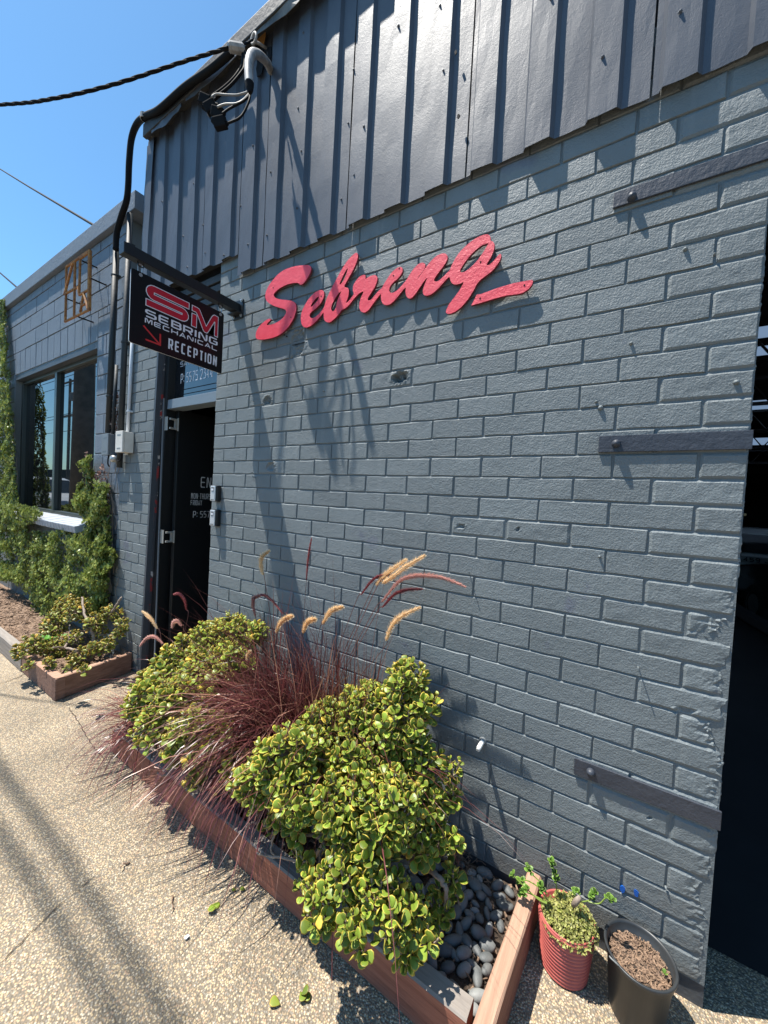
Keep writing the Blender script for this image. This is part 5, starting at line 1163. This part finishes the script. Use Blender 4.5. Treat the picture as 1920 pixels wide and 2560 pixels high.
far = [lobe(170, 1322, -.22, 28), lobe(120, 1352, -.30, 28), lobe(205, 1345, -.20, 22), lobe(80, 1392, -.42, 26), lobe(52, 1412, -.50, 20), lobe(120, 1400, -.36, 24), lobe(160, 1380, -.30, 18), lobe(145, 1310, -.20, 22), lobe(240, 1325, -.10, 20), lobe(265, 1348, -.12, 15), lobe(225, 1375, -.16, 14), lobe(212, 1400, -.22, 22), lobe(170, 1420, -.32, 20), lobe(235, 1390, -.2, 16), lobe(105, 1430, -.44, 14), lobe(152, 1440, -.42, 12), lobe(178, 1445, -.42, 12), lobe(60, 1440, -.52, 9), lobe(255, 1370, -.15, 9)]
tb = Vector((-4.05, -.22, G + .10))
limbs = [([tb, c_(205, 1375, -.2), c_(230, 1340, -.12), c_(250, 1310, -.1), c_(262, 1290, -.08)], .016), ([c_(205, 1390, -.22), c_(195, 1350, -.24), c_(182, 1325, -.24), c_(178, 1290, -.2)], .014), ([tb + Vector((0, 0, .03)), c_(165, 1405, -.34), c_(140, 1400, -.38), c_(115, 1398, -.42)], .013), ([c_(140, 1400, -.38), c_(152, 1375, -.3), c_(150, 1350, -.28)], .010), ([tb, c_(235, 1380, -.16), c_(262, 1350, -.12)], .009)]
build_jade('jade_plant', 'sparse sunburnt jade plant with bare branches in the far timber planter', far, [tb + Vector((0, 0, -.02)), tb + Vector((0, 0, .04)), tb + Vector((-.01, 0, .08))], limbs, 53, .037, .042, 'jade2', nind=300)
# ------------------------------------------------------------------ fountain grass
def blades(bases, N, seed, azim, elev, Lr, wid, droop):
    r_ = random.Random(seed); V, F, T = [], [], []
    for _ in range(N):
        c, rad = r_.choice(bases); p = c + Vector((r_.gauss(0, rad), r_.gauss(0, rad * .6), 0)); 
        if p.y > -.03: p.y = -.03
        a = azim(r_); e = elev(r_); L = Lr(r_); d = Vector((math.cos(a) * math.cos(e), math.sin(a) * math.cos(e), math.sin(e))); side = d.cross(Vector((0, 0, 1))).normalized(); n = 8; w_ = wid * r_.uniform(.5, 1.25)
        g = r_.random(); tan = 0 if r_.random() < .83 else r_.uniform(.5, 1.6); k0 = len(V); dr = droop(r_); tw = r_.uniform(-.8, .8)
        q = p.copy(); dd = d.copy()
        for i in range(n + 1):
            t = i / n; ww = w_ * (1 - t ** 2.2) * (.55 + .45 * min(1, t * 5)) * .5; s2 = side * math.cos(tw * t) + Vector((0, 0, 1)) * math.sin(tw * t)
            V.append(tuple(q + s2 * ww)); V.append(tuple(q - s2 * ww)); T += [(min(1, tan + .12 * t), g, 0, 1)] * 2
            dd = (dd + Vector((0, 0, -1)) * dr * (L / n) * (1.0 + 1.5 * t)).normalized(); q = q + dd * (L / n)
            if q.y > -.008: q.y = -.008 - .004 * r_.random()
            if q.z < G + .012: q.z = G + .012
        F += [(k0 + 2 * i, k0 + 2 * i + 1, k0 + 2 * i + 3, k0 + 2 * i + 2) for i in range(n)]
    return V, F, T
def plume(parent, pts, r, mk, seed, hair=420, hl=.013, stalk=None):
    hl *= 2.1; hair = int(hair * 2.2); r *= 1.5
    r_ = random.Random(seed); P = smooth_path(pts, 6); k = len(P); V, F, T = [], [], []
    for _ in range(hair):
        t = r_.random(); i = min(k - 2, int(t * (k - 1))); f = t * (k - 1) - i; p = P[i].lerp(P[i + 1], f); d = (P[i + 1] - P[i]).normalized(); u = d.orthogonal().normalized(); v = d.cross(u); a = r_.uniform(0, 6.28); s_ = u * math.cos(a) + v * math.sin(a)
        env = math.sin(math.pi * (t * .9 + .07)) ** .5; q = p + (s_ * 1.0 + d * .8).normalized() * hl * env * r_.uniform(.6, 1.2); b_ = p + s_ * r * env * .35; wv = d.cross(s_) * .0012
        n0 = len(V); V += [tuple(b_ + wv), tuple(b_ - wv), tuple(q)]; F.append((n0, n0 + 1, n0 + 2)); T += [(0, .5, 0, 1), (0, .5, 0, 1), (1, .8, 0, 1)]
    b = MB(); b.tube(P, [r * (.35 + .65 * math.sin(math.pi * (.08 + .88 * i / (k - 1)))) * .5 for i in range(k)], 6)
    n0 = len(V); V += [tuple(v) for v in b.v]; F += [tuple(n0 + q for q in f) for f in b.f]; T += [(.2, .4, 0, 1)] * len(b.v)
    o = mesh_obj('flower_plume', tint_mesh('flower_plume', V, F, T, M[mk], smooth=False), parent)
    if stalk:
        b = MB(); b.tube(smooth_path(stalk, 6), .0016, 4, cap=False); me = b.mesh('stalk', M['grass'], tint=[(.3, .5, 0, 1)] * len(b.v)); mesh_obj('stalk', me, o)
    return o
gc = tag(empty('fountain_grass', (-1.72, -.2, G + .05)), 'large clump of purple fountain grass with arching blades and tan plumes between two jade plants', 'grass plant')
cb = [(Vector((-1.70, -.18, G + .06)), .05), (Vector((-1.56, -.14, G + .06)), .05), (Vector((-1.82, -.22, G + .06)), .05), (Vector((-1.42, -.12, G + .06)), .05)]
cb1 = [(Vector((-1.68, -.20, G + .06)), .05), (Vector((-1.54, -.17, G + .06)), .05), (Vector((-1.82, -.22, G + .06)), .05)]
az = lambda r_: r_.gauss(-2.0, .5) if r_.random() < .8 else r_.uniform(-math.pi, -.7)
V, F, T = blades(cb1, 1350, 61, az, lambda r_: r_.uniform(1.28, 1.53), lambda r_: r_.uniform(.55, 1.0), .0075, lambda r_: r_.uniform(1.5, 3.0))
V2, F2, T2 = blades(cb + [(Vector((-1.3, -.10, G + .06)), .05)], 2000, 62, lambda r_: r_.uniform(-math.pi, -.35), lambda r_: r_.uniform(1.05, 1.5), lambda r_: r_.uniform(.5, 1.05) if r_.random() < .93 else r_.uniform(1.05, 1.3), .0062, lambda r_: r_.uniform(.15, 1.1))
k0 = len(V); V += V2; F += [tuple(q + k0 for q in f) for f in F2]; T += T2
o = mesh_obj('grass_blades', tint_mesh('grass_blades', V, F, T, M['grass']), gc); o['kind'] = 'stuff'
gl = tag(empty('fountain_grass', (-2.66, -.25, G + .05)), 'smaller purple fountain grass at the doorway end of the planter, trailing over the pavement', 'grass plant')
cb2 = [(Vector((-2.66, -.30, G + .07)), .05), (Vector((-2.62, -.40, G + .07)), .05), (Vector((-2.62, -.18, G + .07)), .04)]
az2 = lambda r_: r_.gauss(-2.0, .65) if r_.random() < .8 else r_.uniform(-math.pi, math.pi)
V, F, T = blades(cb2, 520, 63, az2, lambda r_: r_.uniform(.8, 1.4), lambda r_: r_.uniform(.35, .72), .0052, lambda r_: r_.uniform(1.6, 3.8))
V2, F2, T2 = blades([(Vector((-2.1, -.50, G + .13)), .03)], 46, 64, lambda r_: r_.gauss(-1.9, .4), lambda r_: r_.uniform(.1, .6), lambda r_: r_.uniform(.2, .36), .0035, lambda r_: r_.uniform(1, 3))
for i, q in enumerate(T2): T2[i] = (max(q[0], .75), q[1], 0, 1)
o = mesh_obj('grass_blades', tint_mesh('grass_blades', V, F, T, M['grass']), gl); o['kind'] = 'stuff'
o = mesh_obj('dry_blades', tint_mesh('dry_blades', V2, F2, T2, M['grass']), gc); o['kind'] = 'stuff'
def pl_(parent, L, y, r, mk, seed, base, hl=.013, hair=420):
    pts = [at(a, b_, 'y', y + (yy if len(q) > 2 else 0)) for q in L for (a, b_, *yy) in [q]] if False else [at(q[0], q[1], 'y', y) for q in L]
    bz = Vector(base); st = [bz, bz.lerp(pts[0], .5) + Vector((0, 0, .05)), pts[0] + (pts[0] - pts[1]) * .6, pts[0]]
    return plume(parent, pts, r, mk, seed, hair, hl, st)
B1, B2_ = (-1.68, -.18, G + .1), (-2.64, -.3, G + .1)
pl_(gc, [(569, 1242), (564, 1225), (566, 1203), (582, 1190)], -.14, .010, 'plumetan', 1, B1)
pl_(gc, [(662, 1252), (664, 1225), (668, 1190), (673, 1162)], -.08, .005, 'plumered', 2, B1, .006)
pl_(gc, [(552, 1332), (547, 1310), (549, 1292), (562, 1287)], -.20, .009, 'plumepink', 3, B1, .010)
pl_(gc, [(597, 1368), (604, 1348), (618, 1336), (632, 1331)], -.22, .010, 'plumetan', 4, B1)
pl_(gc, [(655, 1368), (660, 1350), (670, 1340), (682, 1338)], -.20, .010, 'plumetan', 5, B1)
pl_(gc, [(697, 1348), (708, 1328), (722, 1316), (741, 1311)], -.16, .010, 'plumetan', 6, B1)
pl_(gc, [(538, 1432), (536, 1420), (538, 1406)], -.34, .012, 'plumetan', 7, B1, .010, 260)
pl_(gc, [(812, 1264), (828, 1246), (850, 1228), (878, 1208)], -.10, .010, 'plumetan', 8, B1)
pl_(gc, [(826, 1260), (846, 1248), (880, 1222), (918, 1200)], -.12, .010, 'plumetan', 9, B1)
pl_(gc, [(780, 1285), (800, 1258), (820, 1244), (852, 1243)], -.10, .006, 'plumered', 10, B1, .007)
pl_(gc, [(825, 1300), (862, 1256), (900, 1244), (955, 1248), (1006, 1268)], -.14, .009, 'plumepink', 11, B1, .010, 600)
pl_(gc, [(826, 1312), (852, 1284), (880, 1274), (912, 1272)], -.12, .007, 'plumered', 12, B1, .008)
pl_(gc, [(834, 1384), (846, 1352), (868, 1330), (908, 1312)], -.15, .009, 'plumetan', 13, B1)
pl_(gc, [(610, 1325), (590, 1300), (572, 1286), (556, 1286)], -.18, .006, 'plumered', 17, B1, .007)
pl_(gl, [(403, 1318), (398, 1296), (388, 1283), (375, 1284)], -.20, .007, 'plumered', 14, B2_, .008)
pl_(gl, [(340, 1358), (330, 1342), (320, 1330), (307, 1320)], -.25, .009, 'plumetan', 15, B2_, .010)
pl_(gl, [(352, 1390), (335, 1376), (318, 1378), (302, 1396)], -.32, .008, 'plumepink', 16, B2_, .009)
pl_(gl, [(392, 1352), (384, 1342), (376, 1344), (372, 1356)], -.28, .008, 'plumepink', 18, B2_, .010)
# ------------------------------------------------------------------ creeper on the shop wall
def leaf4(c, nrm, up_, s):
    x = nrm.cross(up_).normalized(); y = x.cross(nrm).normalized() * -1
    return [c, c + x * .42 * s + y * .45 * s + nrm * .10 * s, c + y * s, c - x * .42 * s + y * .45 * s + nrm * .10 * s]
def creeper(name, label, polys, N, seed, mk, size, depth, yb=.0, cat='creeper', stems=60, gaps=.0, parent=None):
    """polys in view pixels on the wall; leaves stand out to depth(x,z)"""
    t = parent or tag(empty(name, at(polys[0][0][0], polys[0][0][1], 'y', -.05)), label, cat); r_ = random.Random(seed); V, F, T = [], [], []
    W = [[(lambda v: (v.x, v.z))(at(x, y, 'y', yb - depth * .4)) for x, y in P] for P in polys]
    def inside(P, x, z):
        c = False; n = len(P)
        for i in range(n):
            x1, z1 = P[i]; x2, z2 = P[i - 1]
            if (z1 > z) != (z2 > z) and x < (x2 - x1) * (z - z1) / (z2 - z1) + x1: c = not c
        return c
    ar = []
    for P in W: xs = [p[0] for p in P]; zs = [p[1] for p in P]; ar.append((min(xs), max(xs), min(zs), max(zs)))
    wt = [(a[1] - a[0]) * (a[3] - a[2]) for a in ar]; k = 0; tries = 0; pts = []
    while k < N and tries < N * 12:
        tries += 1; i = r_.choices(range(len(W)), wt)[0]; x = r_.uniform(ar[i][0], ar[i][1]); z = r_.uniform(ar[i][2], ar[i][3])
        if not inside(W[i], x, z): continue
        cl = noise.noise(Vector((x * 5, z * 5, seed))) + .5 * noise.noise(Vector((x * 13, z * 13, seed)))
        if cl < -.42 + gaps and r_.random() < .85: continue
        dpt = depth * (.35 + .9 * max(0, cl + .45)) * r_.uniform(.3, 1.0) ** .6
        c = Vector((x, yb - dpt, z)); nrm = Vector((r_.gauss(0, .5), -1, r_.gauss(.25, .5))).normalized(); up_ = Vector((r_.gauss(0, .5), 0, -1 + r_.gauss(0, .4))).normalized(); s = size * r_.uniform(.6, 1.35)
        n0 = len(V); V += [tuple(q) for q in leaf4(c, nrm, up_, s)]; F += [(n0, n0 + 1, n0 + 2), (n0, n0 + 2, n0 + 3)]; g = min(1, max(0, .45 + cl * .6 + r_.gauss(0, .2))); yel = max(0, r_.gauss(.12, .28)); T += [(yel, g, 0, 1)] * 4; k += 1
        if r_.random() < .02: pts.append(c)
    o = mesh_obj('creeper_leaves', tint_mesh('creeper_leaves', V, F, T, M[mk], smooth=False), t); o['kind'] = 'stuff'
    if stems:
        b = MB()
        for _ in range(stems):
            if not pts: break
            p = r_.choice(pts).copy(); p.y = yb - .006; P = [p]
            for _k in range(7): p = p + Vector((r_.gauss(0, .02), 0, -.05)); P.append(p.copy())
            b.tube(P, .0025, 4, cap=False)
        o = b.obj('creeper_stems', M['bark'], t); o['kind'] = 'stuff'
    return t
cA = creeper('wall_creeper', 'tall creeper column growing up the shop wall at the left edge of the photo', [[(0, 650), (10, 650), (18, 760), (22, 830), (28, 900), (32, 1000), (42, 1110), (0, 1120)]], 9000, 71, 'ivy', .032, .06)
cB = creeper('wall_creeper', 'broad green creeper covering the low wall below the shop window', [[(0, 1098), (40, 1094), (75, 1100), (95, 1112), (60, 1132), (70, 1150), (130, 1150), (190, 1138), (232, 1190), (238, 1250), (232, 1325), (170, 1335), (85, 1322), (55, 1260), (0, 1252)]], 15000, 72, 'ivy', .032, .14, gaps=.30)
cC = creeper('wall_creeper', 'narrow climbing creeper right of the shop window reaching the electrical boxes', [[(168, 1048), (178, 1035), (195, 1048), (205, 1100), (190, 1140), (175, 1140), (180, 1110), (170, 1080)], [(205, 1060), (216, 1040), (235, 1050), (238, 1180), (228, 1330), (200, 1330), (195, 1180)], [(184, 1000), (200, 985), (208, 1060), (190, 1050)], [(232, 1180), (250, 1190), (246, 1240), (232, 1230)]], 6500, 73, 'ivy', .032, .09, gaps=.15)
creeper('x', '', [[(180, 1010), (188, 975), (193, 1000), (205, 1030), (225, 1000), (236, 1030), (238, 1190), (222, 1320), (205, 1320), (215, 1100)]], 1500, 74, 'ivydry', .022, .03, parent=cC, stems=90)
creeper('x', '', [[(247, 850), (256, 850), (254, 1000), (246, 1000), (236, 990)]], 320, 75, 'ivydry', .022, .03, parent=cC, stems=14)
creeper('x', '', [[(60, 1230), (100, 1160), (130, 1240), (100, 1300), (75, 1290)]], 900, 76, 'ivydry', .024, .03, parent=cB, stems=60)
creeper('x', '', [[(-20, 1095), (40, 1090), (75, 1098), (92, 1112), (70, 1135), (30, 1150), (-20, 1150)]], 3200, 78, 'ivy', .030, .06, yb=-.10, parent=cB, stems=0)
# bright leafy seedling
t = tag(empty('leafy_weed', at(120, 1370, 'y', -.25)), 'bright green lobed leafy plant beside the sparse jade plant', 'plant'); r_ = random.Random(8)
for k in range(15):
    c = at(118, 1392, 'y', -.25) + Vector((r_.gauss(0, .03), r_.gauss(0, .03), 0)); a = r_.uniform(-3.3, .1); L = r_.uniform(.14, .27); d = Vector((math.cos(a), math.sin(a) * .5, .7)).normalized(); V, F, T = [], [], []; n = 7; s_ = Vector((-d.y, d.x, 0)).normalized()
    for i in range(n + 1):
        t_ = i / n; q = c + d * L * t_ + Vector((0, 0, -.10 * t_ * t_)); ww = L * .26 * math.sin(math.pi * min(1, t_ * .93 + .04)) * (1 if i % 2 else .45); V += [tuple(q + s_ * ww + Vector((0, 0, .012))), tuple(q), tuple(q - s_ * ww + Vector((0, 0, .012)))]; T += [(.4, .5 + r_.random() * .4, 0, 1)] * 3
    F = [f for i in range(n) for f in ((3 * i, 3 * i + 1, 3 * i + 4, 3 * i + 3), (3 * i + 1, 3 * i + 2, 3 * i + 5, 3 * i + 4))]
    mesh_obj('leaf', tint_mesh('leaf', V, F, T, M['fern'], smooth=False), t)
# silvery weed at the pier foot
t = tag(empty('grey_weed', at(232, 1400, 'y', -.12)), 'small silvery grey weed at the foot of the brick pier', 'plant'); r_ = random.Random(9); V, F, T = [], [], []
for _ in range(500):
    c = at(232 + r_.gauss(0, 8), 1395 + r_.uniform(-28, 22), 'y', -.12 + r_.gauss(0, .02)); q = leaf4(c, Vector((r_.gauss(0, .6), -1, r_.gauss(.3, .5))).normalized(), Vector((r_.gauss(0, .7), 0, 1)).normalized(), .018 * r_.uniform(.6, 1.3)); n0 = len(V); V += [tuple(p) for p in q]; F += [(n0, n0 + 1, n0 + 2), (n0, n0 + 2, n0 + 3)]; T += [(0, r_.random(), 0, 1)] * 4
M['silver'] = leafmat('silver leaf', (.24, .27, .27), (.3, .3, .3), .1, .5)
o = mesh_obj('weed_leaves', tint_mesh('weed_leaves', V, F, T, M['silver'], smooth=False), t); o['kind'] = 'stuff'
# ================================================================== POTS
pr = tag(empty('plant_pot', (-.397, -.122, G)), 'small red ribbed pot overflowing with yellow green succulent', 'plant pot')
prof = [(.0005, .003), (.070, .003)]; H0, R0, R1, nr = .178, .073, .088, 13
for k in range(nr):
    for (dz, dr) in ((0, 0), (.25, .0035), (.5, .0042), (.75, .0030), (.95, -.001)):
        f = (k + dz) / nr; prof.append((R0 + (R1 - R0) * f + dr, .003 + f * (H0 - .006)))
prof += [(R1 + .001, H0), (R1 - .003, H0 + .001), (R1 - .006, H0 - .003), (R1 - .009, H0 - .045), (.0005, H0 - .046)]
b = MB(); b.lathe(prof, (-.397, -.122, G), 48); b.obj('ribbed_pot', M['potred'], pr, smooth=True)
b = MB(); b.lathe([(.0005, .012), (R1 - .012, .004), (R1 - .010, 0)], (-.397, -.122, G + H0 - .030), 24); b.obj('potting_soil', M['soil'], pr)
su = tag(empty('succulent_plant', (-.397, -.122, G + H0)), 'yellow green stonecrop with leggy rosette stems in the red ribbed pot', 'plant'); r_ = random.Random(12); V, F, T = [], [], []
for _ in range(2600):
    a = r_.uniform(0, 6.28); rad = R1 * 1.02 * math.sqrt(r_.random()); c = Vector((-.392 + rad * math.cos(a), -.125 + rad * math.sin(a) * 1.0, 0)); 
    if c.x < -.44 and c.y > -.10: continue
    hgt = .030 * (1 - (rad / R1) ** 2) + .014 * noise.noise(Vector((c.x * 40, c.y * 40, 2))) + .012 - max(0, rad - R1 * .92) * 1.8
    c.z = G + H0 - .012 + max(-.02, hgt) * r_.uniform(.6, 1.1)
    q = leaf4(c, Vector((r_.gauss(0, .8), r_.gauss(-.3, .8), .8)).normalized(), Vector((r_.gauss(0, 1), r_.gauss(0, 1), r_.gauss(.6, .6))).normalized(), .0095 * r_.uniform(.6, 1.3)); n0 = len(V); V += [tuple(p) for p in q]; F += [(n0, n0 + 1, n0 + 2), (n0, n0 + 2, n0 + 3)]; yl = min(1, max(0, r_.gauss(.45, .35))); T += [(yl, r_.random(), 0, 1)] * 4
o = mesh_obj('ground_foliage', tint_mesh('ground_foliage', V, F, T, M['sedum'], smooth=False), su); o['kind'] = 'stuff'
zp = lambda x, y, v: at((1100 + x / 4.1475) * .864, (2100 + y / 4.1475) * .864, 'y', v)
legs = [([(1110, 650), (1000, 590), (900, 545), (840, 560)], -.16), ([(1110, 560), (1050, 450), (960, 360), (910, 290)], -.14), ([(1110, 560), (1040, 500), (900, 420), (815, 440)], -.15), ([(1210, 560), (1205, 470), (1200, 350)], -.10), ([(1200, 400), (1180, 300), (1150, 215)], -.10), ([(1110, 660), (1000, 600), (760, 370)], -.17), ([(1400, 640), (1480, 640), (1560, 620), (1610, 560)], -.12), ([(1540, 640), (1650, 660), (1720, 600), (1780, 620)], -.13), ([(1350, 600), (1370, 540), (1430, 540)], -.11), ([(1130, 640), (1070, 560), (1040, 470)], -.15)]
for L, v in legs:
    P = smooth_path([zp(x, y, v) for x, y in L], 5); b = MB(); b.tube(P, .0022, 5); b.obj('stem', M['sedum'], su, smooth=True) if False else mesh_obj('stem', b.mesh('stem', M['greenleaf'], tint=[(.8, .4, 0, 1)] * len(b.v)), su)
    for k in (len(P) - 1, len(P) - 4):
        p = P[k]; ax = Vector((r_.gauss(0, .3), -.4, 1)).normalized(); u = ax.orthogonal().normalized(); w_ = ax.cross(u)
        for j in range(6):
            a = j * 1.05 + k; rad = u * math.cos(a) + w_ * math.sin(a); el = .3 if j % 2 else .9; d = (rad * math.cos(el) + ax * math.sin(el)).normalized(); z_ = (ax * math.cos(el) - rad * math.sin(el)).normalized(); x_ = d.cross(z_)
            ob = bpy.data.objects.new('leaf', JM['greenleaf'][r_.randrange(6)]); link(ob); ob.parent = su; ob.matrix_parent_inverse = Matrix.Translation(su.location).inverted()
            ob.matrix_basis = Matrix(((x_.x, d.x, z_.x, p.x), (x_.y, d.y, z_.y, p.y), (x_.z, d.z, z_.z, p.z), (0, 0, 0, 1))) @ Matrix.Scale(.016 * r_.uniform(.75, 1.2), 4)
p0, p1 = zp(1380, 680, -.13), zp(1450, 590, -.13); b = MB(); b.tube([p0, p0.lerp(p1, .5), p1], [.008, .010, .006], 8); b.obj('dry_stub', M['bark'], su, smooth=True)
pb = tag(empty('plant_pot', (-.187, -.128, G)), 'round black plastic pot filled with bark mulch at the garage corner', 'plant pot')
Hb, Ra, Rb = .20, .072, .093
b = MB(); b.lathe([(.0005, .002), (Ra, .002), (Ra + .003, .008), (Rb - .005, Hb - .03), (Rb, Hb - .029), (Rb + .001, Hb - .014), (Rb + .004, Hb - .013), (Rb + .006, Hb - .002), (Rb + .004, Hb), (Rb - .001, Hb - .001), (Rb - .004, Hb - .006), (Rb - .008, Hb - .05), (.0005, Hb - .052)], (-.187, -.128, G), 56); b.obj('plastic_pot', M['potblack'], pb, smooth=True)
b = MB(); b.lathe([(.0005, .006), (.06, .004), (Rb - .010, -.004)], (-.187, -.128, G + Hb - .036), 28); b.obj('potting_mix', M['soil'], pb)
def disc(r_): a = r_.uniform(0, 6.28); q = (Rb - .012) * math.sqrt(r_.random()); return -.187 + q * math.cos(a), -.128 + q * math.sin(a)
o = chips('mulch_chips', 430, disc, lambda x, y: G + Hb - .034, M['chipwood'], .010, '', 5, parent=pb); o = chips('mulch_chips', 520, disc, lambda x, y: G + Hb - .035, M['mulch'], .011, '', 6, parent=pb)
P = smooth_path([(-.268, -.20, G + Hb + .002), (-.262, -.208, G + Hb + .006), (-.243, -.206, G + Hb - .004), (-.228, -.196, G + Hb - .03)], 5)
b = MB(); b.tube(P, .0024, 5); b.obj('dry_twig', M['palestone'], pb, smooth=True)
sd = tag(empty('seedling', (-.13, -.13, G + Hb - .03)), 'tiny green seedling sprouting at the edge of the black pot', 'plant')
for k in range(3):
    ob = bpy.data.objects.new('leaf', JM['greenleaf'][k + 2]); link(ob); ob.parent = sd; ob.matrix_parent_inverse = Matrix.Translation(sd.location).inverted(); ob.matrix_basis = Matrix.Translation((-.123, -.135, G + Hb - .018)) @ Matrix.Rotation(k * 2.1, 4, 'Z') @ Matrix.Rotation(.8, 4, 'X') @ Matrix.Scale(.013, 4)
# fallen leaves and litter on the pavement
r_ = random.Random(33)
def fallen(px, py, mk, s, label, cat='leaf', n=1):
    p = at(px, py, 'z', G + .006); t = tag(empty('fallen_leaf', p), label, cat)
    for k in range(n):
        ob = bpy.data.objects.new('leaf', JM[mk][r_.randrange(6)]); link(ob); ob.parent = t; ob.matrix_parent_inverse = Matrix.Translation(t.location).inverted(); ob.matrix_basis = Matrix.Translation(p + Vector((r_.gauss(0, .004), r_.gauss(0, .004), .003 * k))) @ Matrix.Rotation(r_.uniform(0, 6.28), 4, 'Z') @ Matrix.Rotation(r_.gauss(.15, .15), 4, 'X') @ Matrix.Scale(s, 4)
fallen(455, 1955, 'jade', .032, 'fallen pair of green jade leaves alone on the pavement, centre left of the planter', n=3)
fallen(607, 2168, 'jade2', .036, 'yellowish fallen jade leaf on the pavement near the bottom edge', n=1)
fallen(650, 2150, 'jade', .030, 'green fallen sprig on the pavement near the bottom edge, right of the yellowish leaf', n=3)
fallen(530, 1922, 'jade', .022, 'small fallen jade leaf in the shadow by the front timber', n=1)
fallen(512, 1848 + 75, 'jade', .018, 'smallest green leaf on the pavement in the plant shadow', n=1)
def twig(px, py, label, seed):
    p = at(px, py, 'z', G + .005); r2 = random.Random(seed); t = tag(empty('dry_twig', p), label, 'twig'); b = MB(); q = p.copy(); P = [q]
    for _ in range(5): q = q + Vector((r2.gauss(.006, .006), r2.gauss(-.008, .005), abs(r2.gauss(0, .003)))); q.z = max(q.z, G + .004); P.append(q.copy())
    b.tube(P, [.003, .004, .0025, .002, .003, .001], 5); b.obj('twig_piece', M['ivydry'] if False else M['mulch'], t)
twig(372, 1935, 'curled brown dry leaf piece on the pavement left of the fallen jade leaves', 3)
twig(281, 1862, 'tiny dark red scrap at the tip of the grass shadow', 5)
p = at(404, 2024, 'z', G + .006); t = tag(empty('paper_scrap', p), 'small white scrap on the pavement', 'scrap'); b = MB(); b.add([p + Vector(v) for v in ((-.006, -.008, 0), (.005, -.007, .002), (.006, .004, .004), (0, .008, .001), (-.006, .004, .002))], [(0, 1, 2, 3, 4)]); b.obj('scrap', M['white'], t)
# ================================================================== ACROSS THE STREET (seen in the shop window glass)
def mir(px, py, Y):
    v = at(px, py, 'y', Y); return Vector((v.x, .26 - Y, v.z))
q = mir(180, 900, 3.2); t = tag(empty('power_pole', (q.x, q.y, G)), 'thick timber power pole reflected in the shop window', 'pole'); b = MB(); b.tube([(q.x, q.y, G - .1), (q.x + .03, q.y, 4), (q.x, q.y, 10)], [.30, .27, .22], 14); b.obj('pole_shaft', M['bluewhite'], t, smooth=True)
q = mir(148, 960, 9.0); t = tag(empty('power_pole', (q.x, q.y, G)), 'thin distant power pole with cross arms reflected in the shop window', 'pole'); b = MB(); b.tube([(q.x, q.y, G - .1), (q.x, q.y, 9.2)], [.10, .08], 10); b.obj('pole_shaft', M['bluewhite'], t)
for z in (9.0, 6.6): b = MB(); b.box(q.x - 1.1, q.x + 1.1, q.y - .04, q.y + .04, z - .05, z + .05); b.obj('cross_arm', M['bluewhite'], t)
b = MB(); b.lathe([(.001, -.3), (.17, -.3), (.18, .25), (.001, .3)], (q.x + .5, q.y, 7.9), 12); b.obj('transformer', M['greyplastic'], t)
t = tag(empty('street_wires', (q.x, q.y, 8.8)), 'overhead street wires running past the distant pole', 'cable')
for z, dy in ((8.9, 0), (8.95, .8), (6.6, 0), (6.5, .7), (5.6, 0)): b = MB(); b.tube([(-70, q.y + dy, z), (q.x, q.y + dy, z - .1), (40, q.y + dy, z)], .02, 5); b.obj('wire', M['cable'], t)
q = mir(98, 1050, 4.6); car('parked_van', 'white van parked at the kerb, reflected in the shop window', 'carwhite', (q.x - .8, q.y, G - .14), math.radians(-18), van=True, cat='van')
t = tag(empty('far_shed', (-50, -26, 0)), 'low dark shed across the street, reflected in the shop window', 'building'); b = MB(); b.box(-120, 30, -30, -24, -.1, 4.2, bev=.05); b.obj('shed_wall', M['hedge'], t)
r_ = random.Random(2)
t = tag(empty('roadside_tree', (-40, -19, 0)), 'bushy street tree across the road, reflected in the shop window', 'tree'); b = MB(); b.tube([(-40, -19, -.1), (-40, -19, 2)], .15, 8); b.obj('trunk', M['bark'], t); V, F, T = [], [], []
for _ in range(1800):
    d = Vector((r_.gauss(0, 1), r_.gauss(0, 1), r_.gauss(0, .7))); c = Vector((-40, -19, 3.0)) + d * 1.1; qd = leaf4(c, Vector((r_.gauss(0, 1), r_.gauss(0, 1), 1)).normalized(), Vector((r_.gauss(0, 1), r_.gauss(0, 1), .2)).normalized(), .35); n0 = len(V); V += [tuple(p) for p in qd]; F += [(n0, n0 + 1, n0 + 2), (n0, n0 + 2, n0 + 3)]; T += [(0, .5, 0, 1)] * 4
mesh_obj('crown', tint_mesh('crown', V, F, T, M['ivy'], smooth=False), t)
# street cables overhead beside the facade: their shadows fall on the pavement
t = tag(empty('overhead_line', (-3, -2.5, 7)), 'pair of overhead street cables whose soft shadows run along the pavement', 'cable')
kz = 5.3
for Yg0, Yg1 in ((-.955, -.965), (-1.085, -1.055)):
    hh = 8.6; sh = hh / kz; b = MB(); P = []
    for i in range(40):
        x = -20 + 30 * i / 39; f = (x + 2.9) / 1.2; P.append((x - 1.9 * sh, (Yg0 + (Yg1 - Yg0) * min(max(f, 0), 1)) - sh + .012 * math.sin(x * 2.3), G + hh))
    b.tube(P, .025, 8); b.obj('street_cable', M['cable'], t)
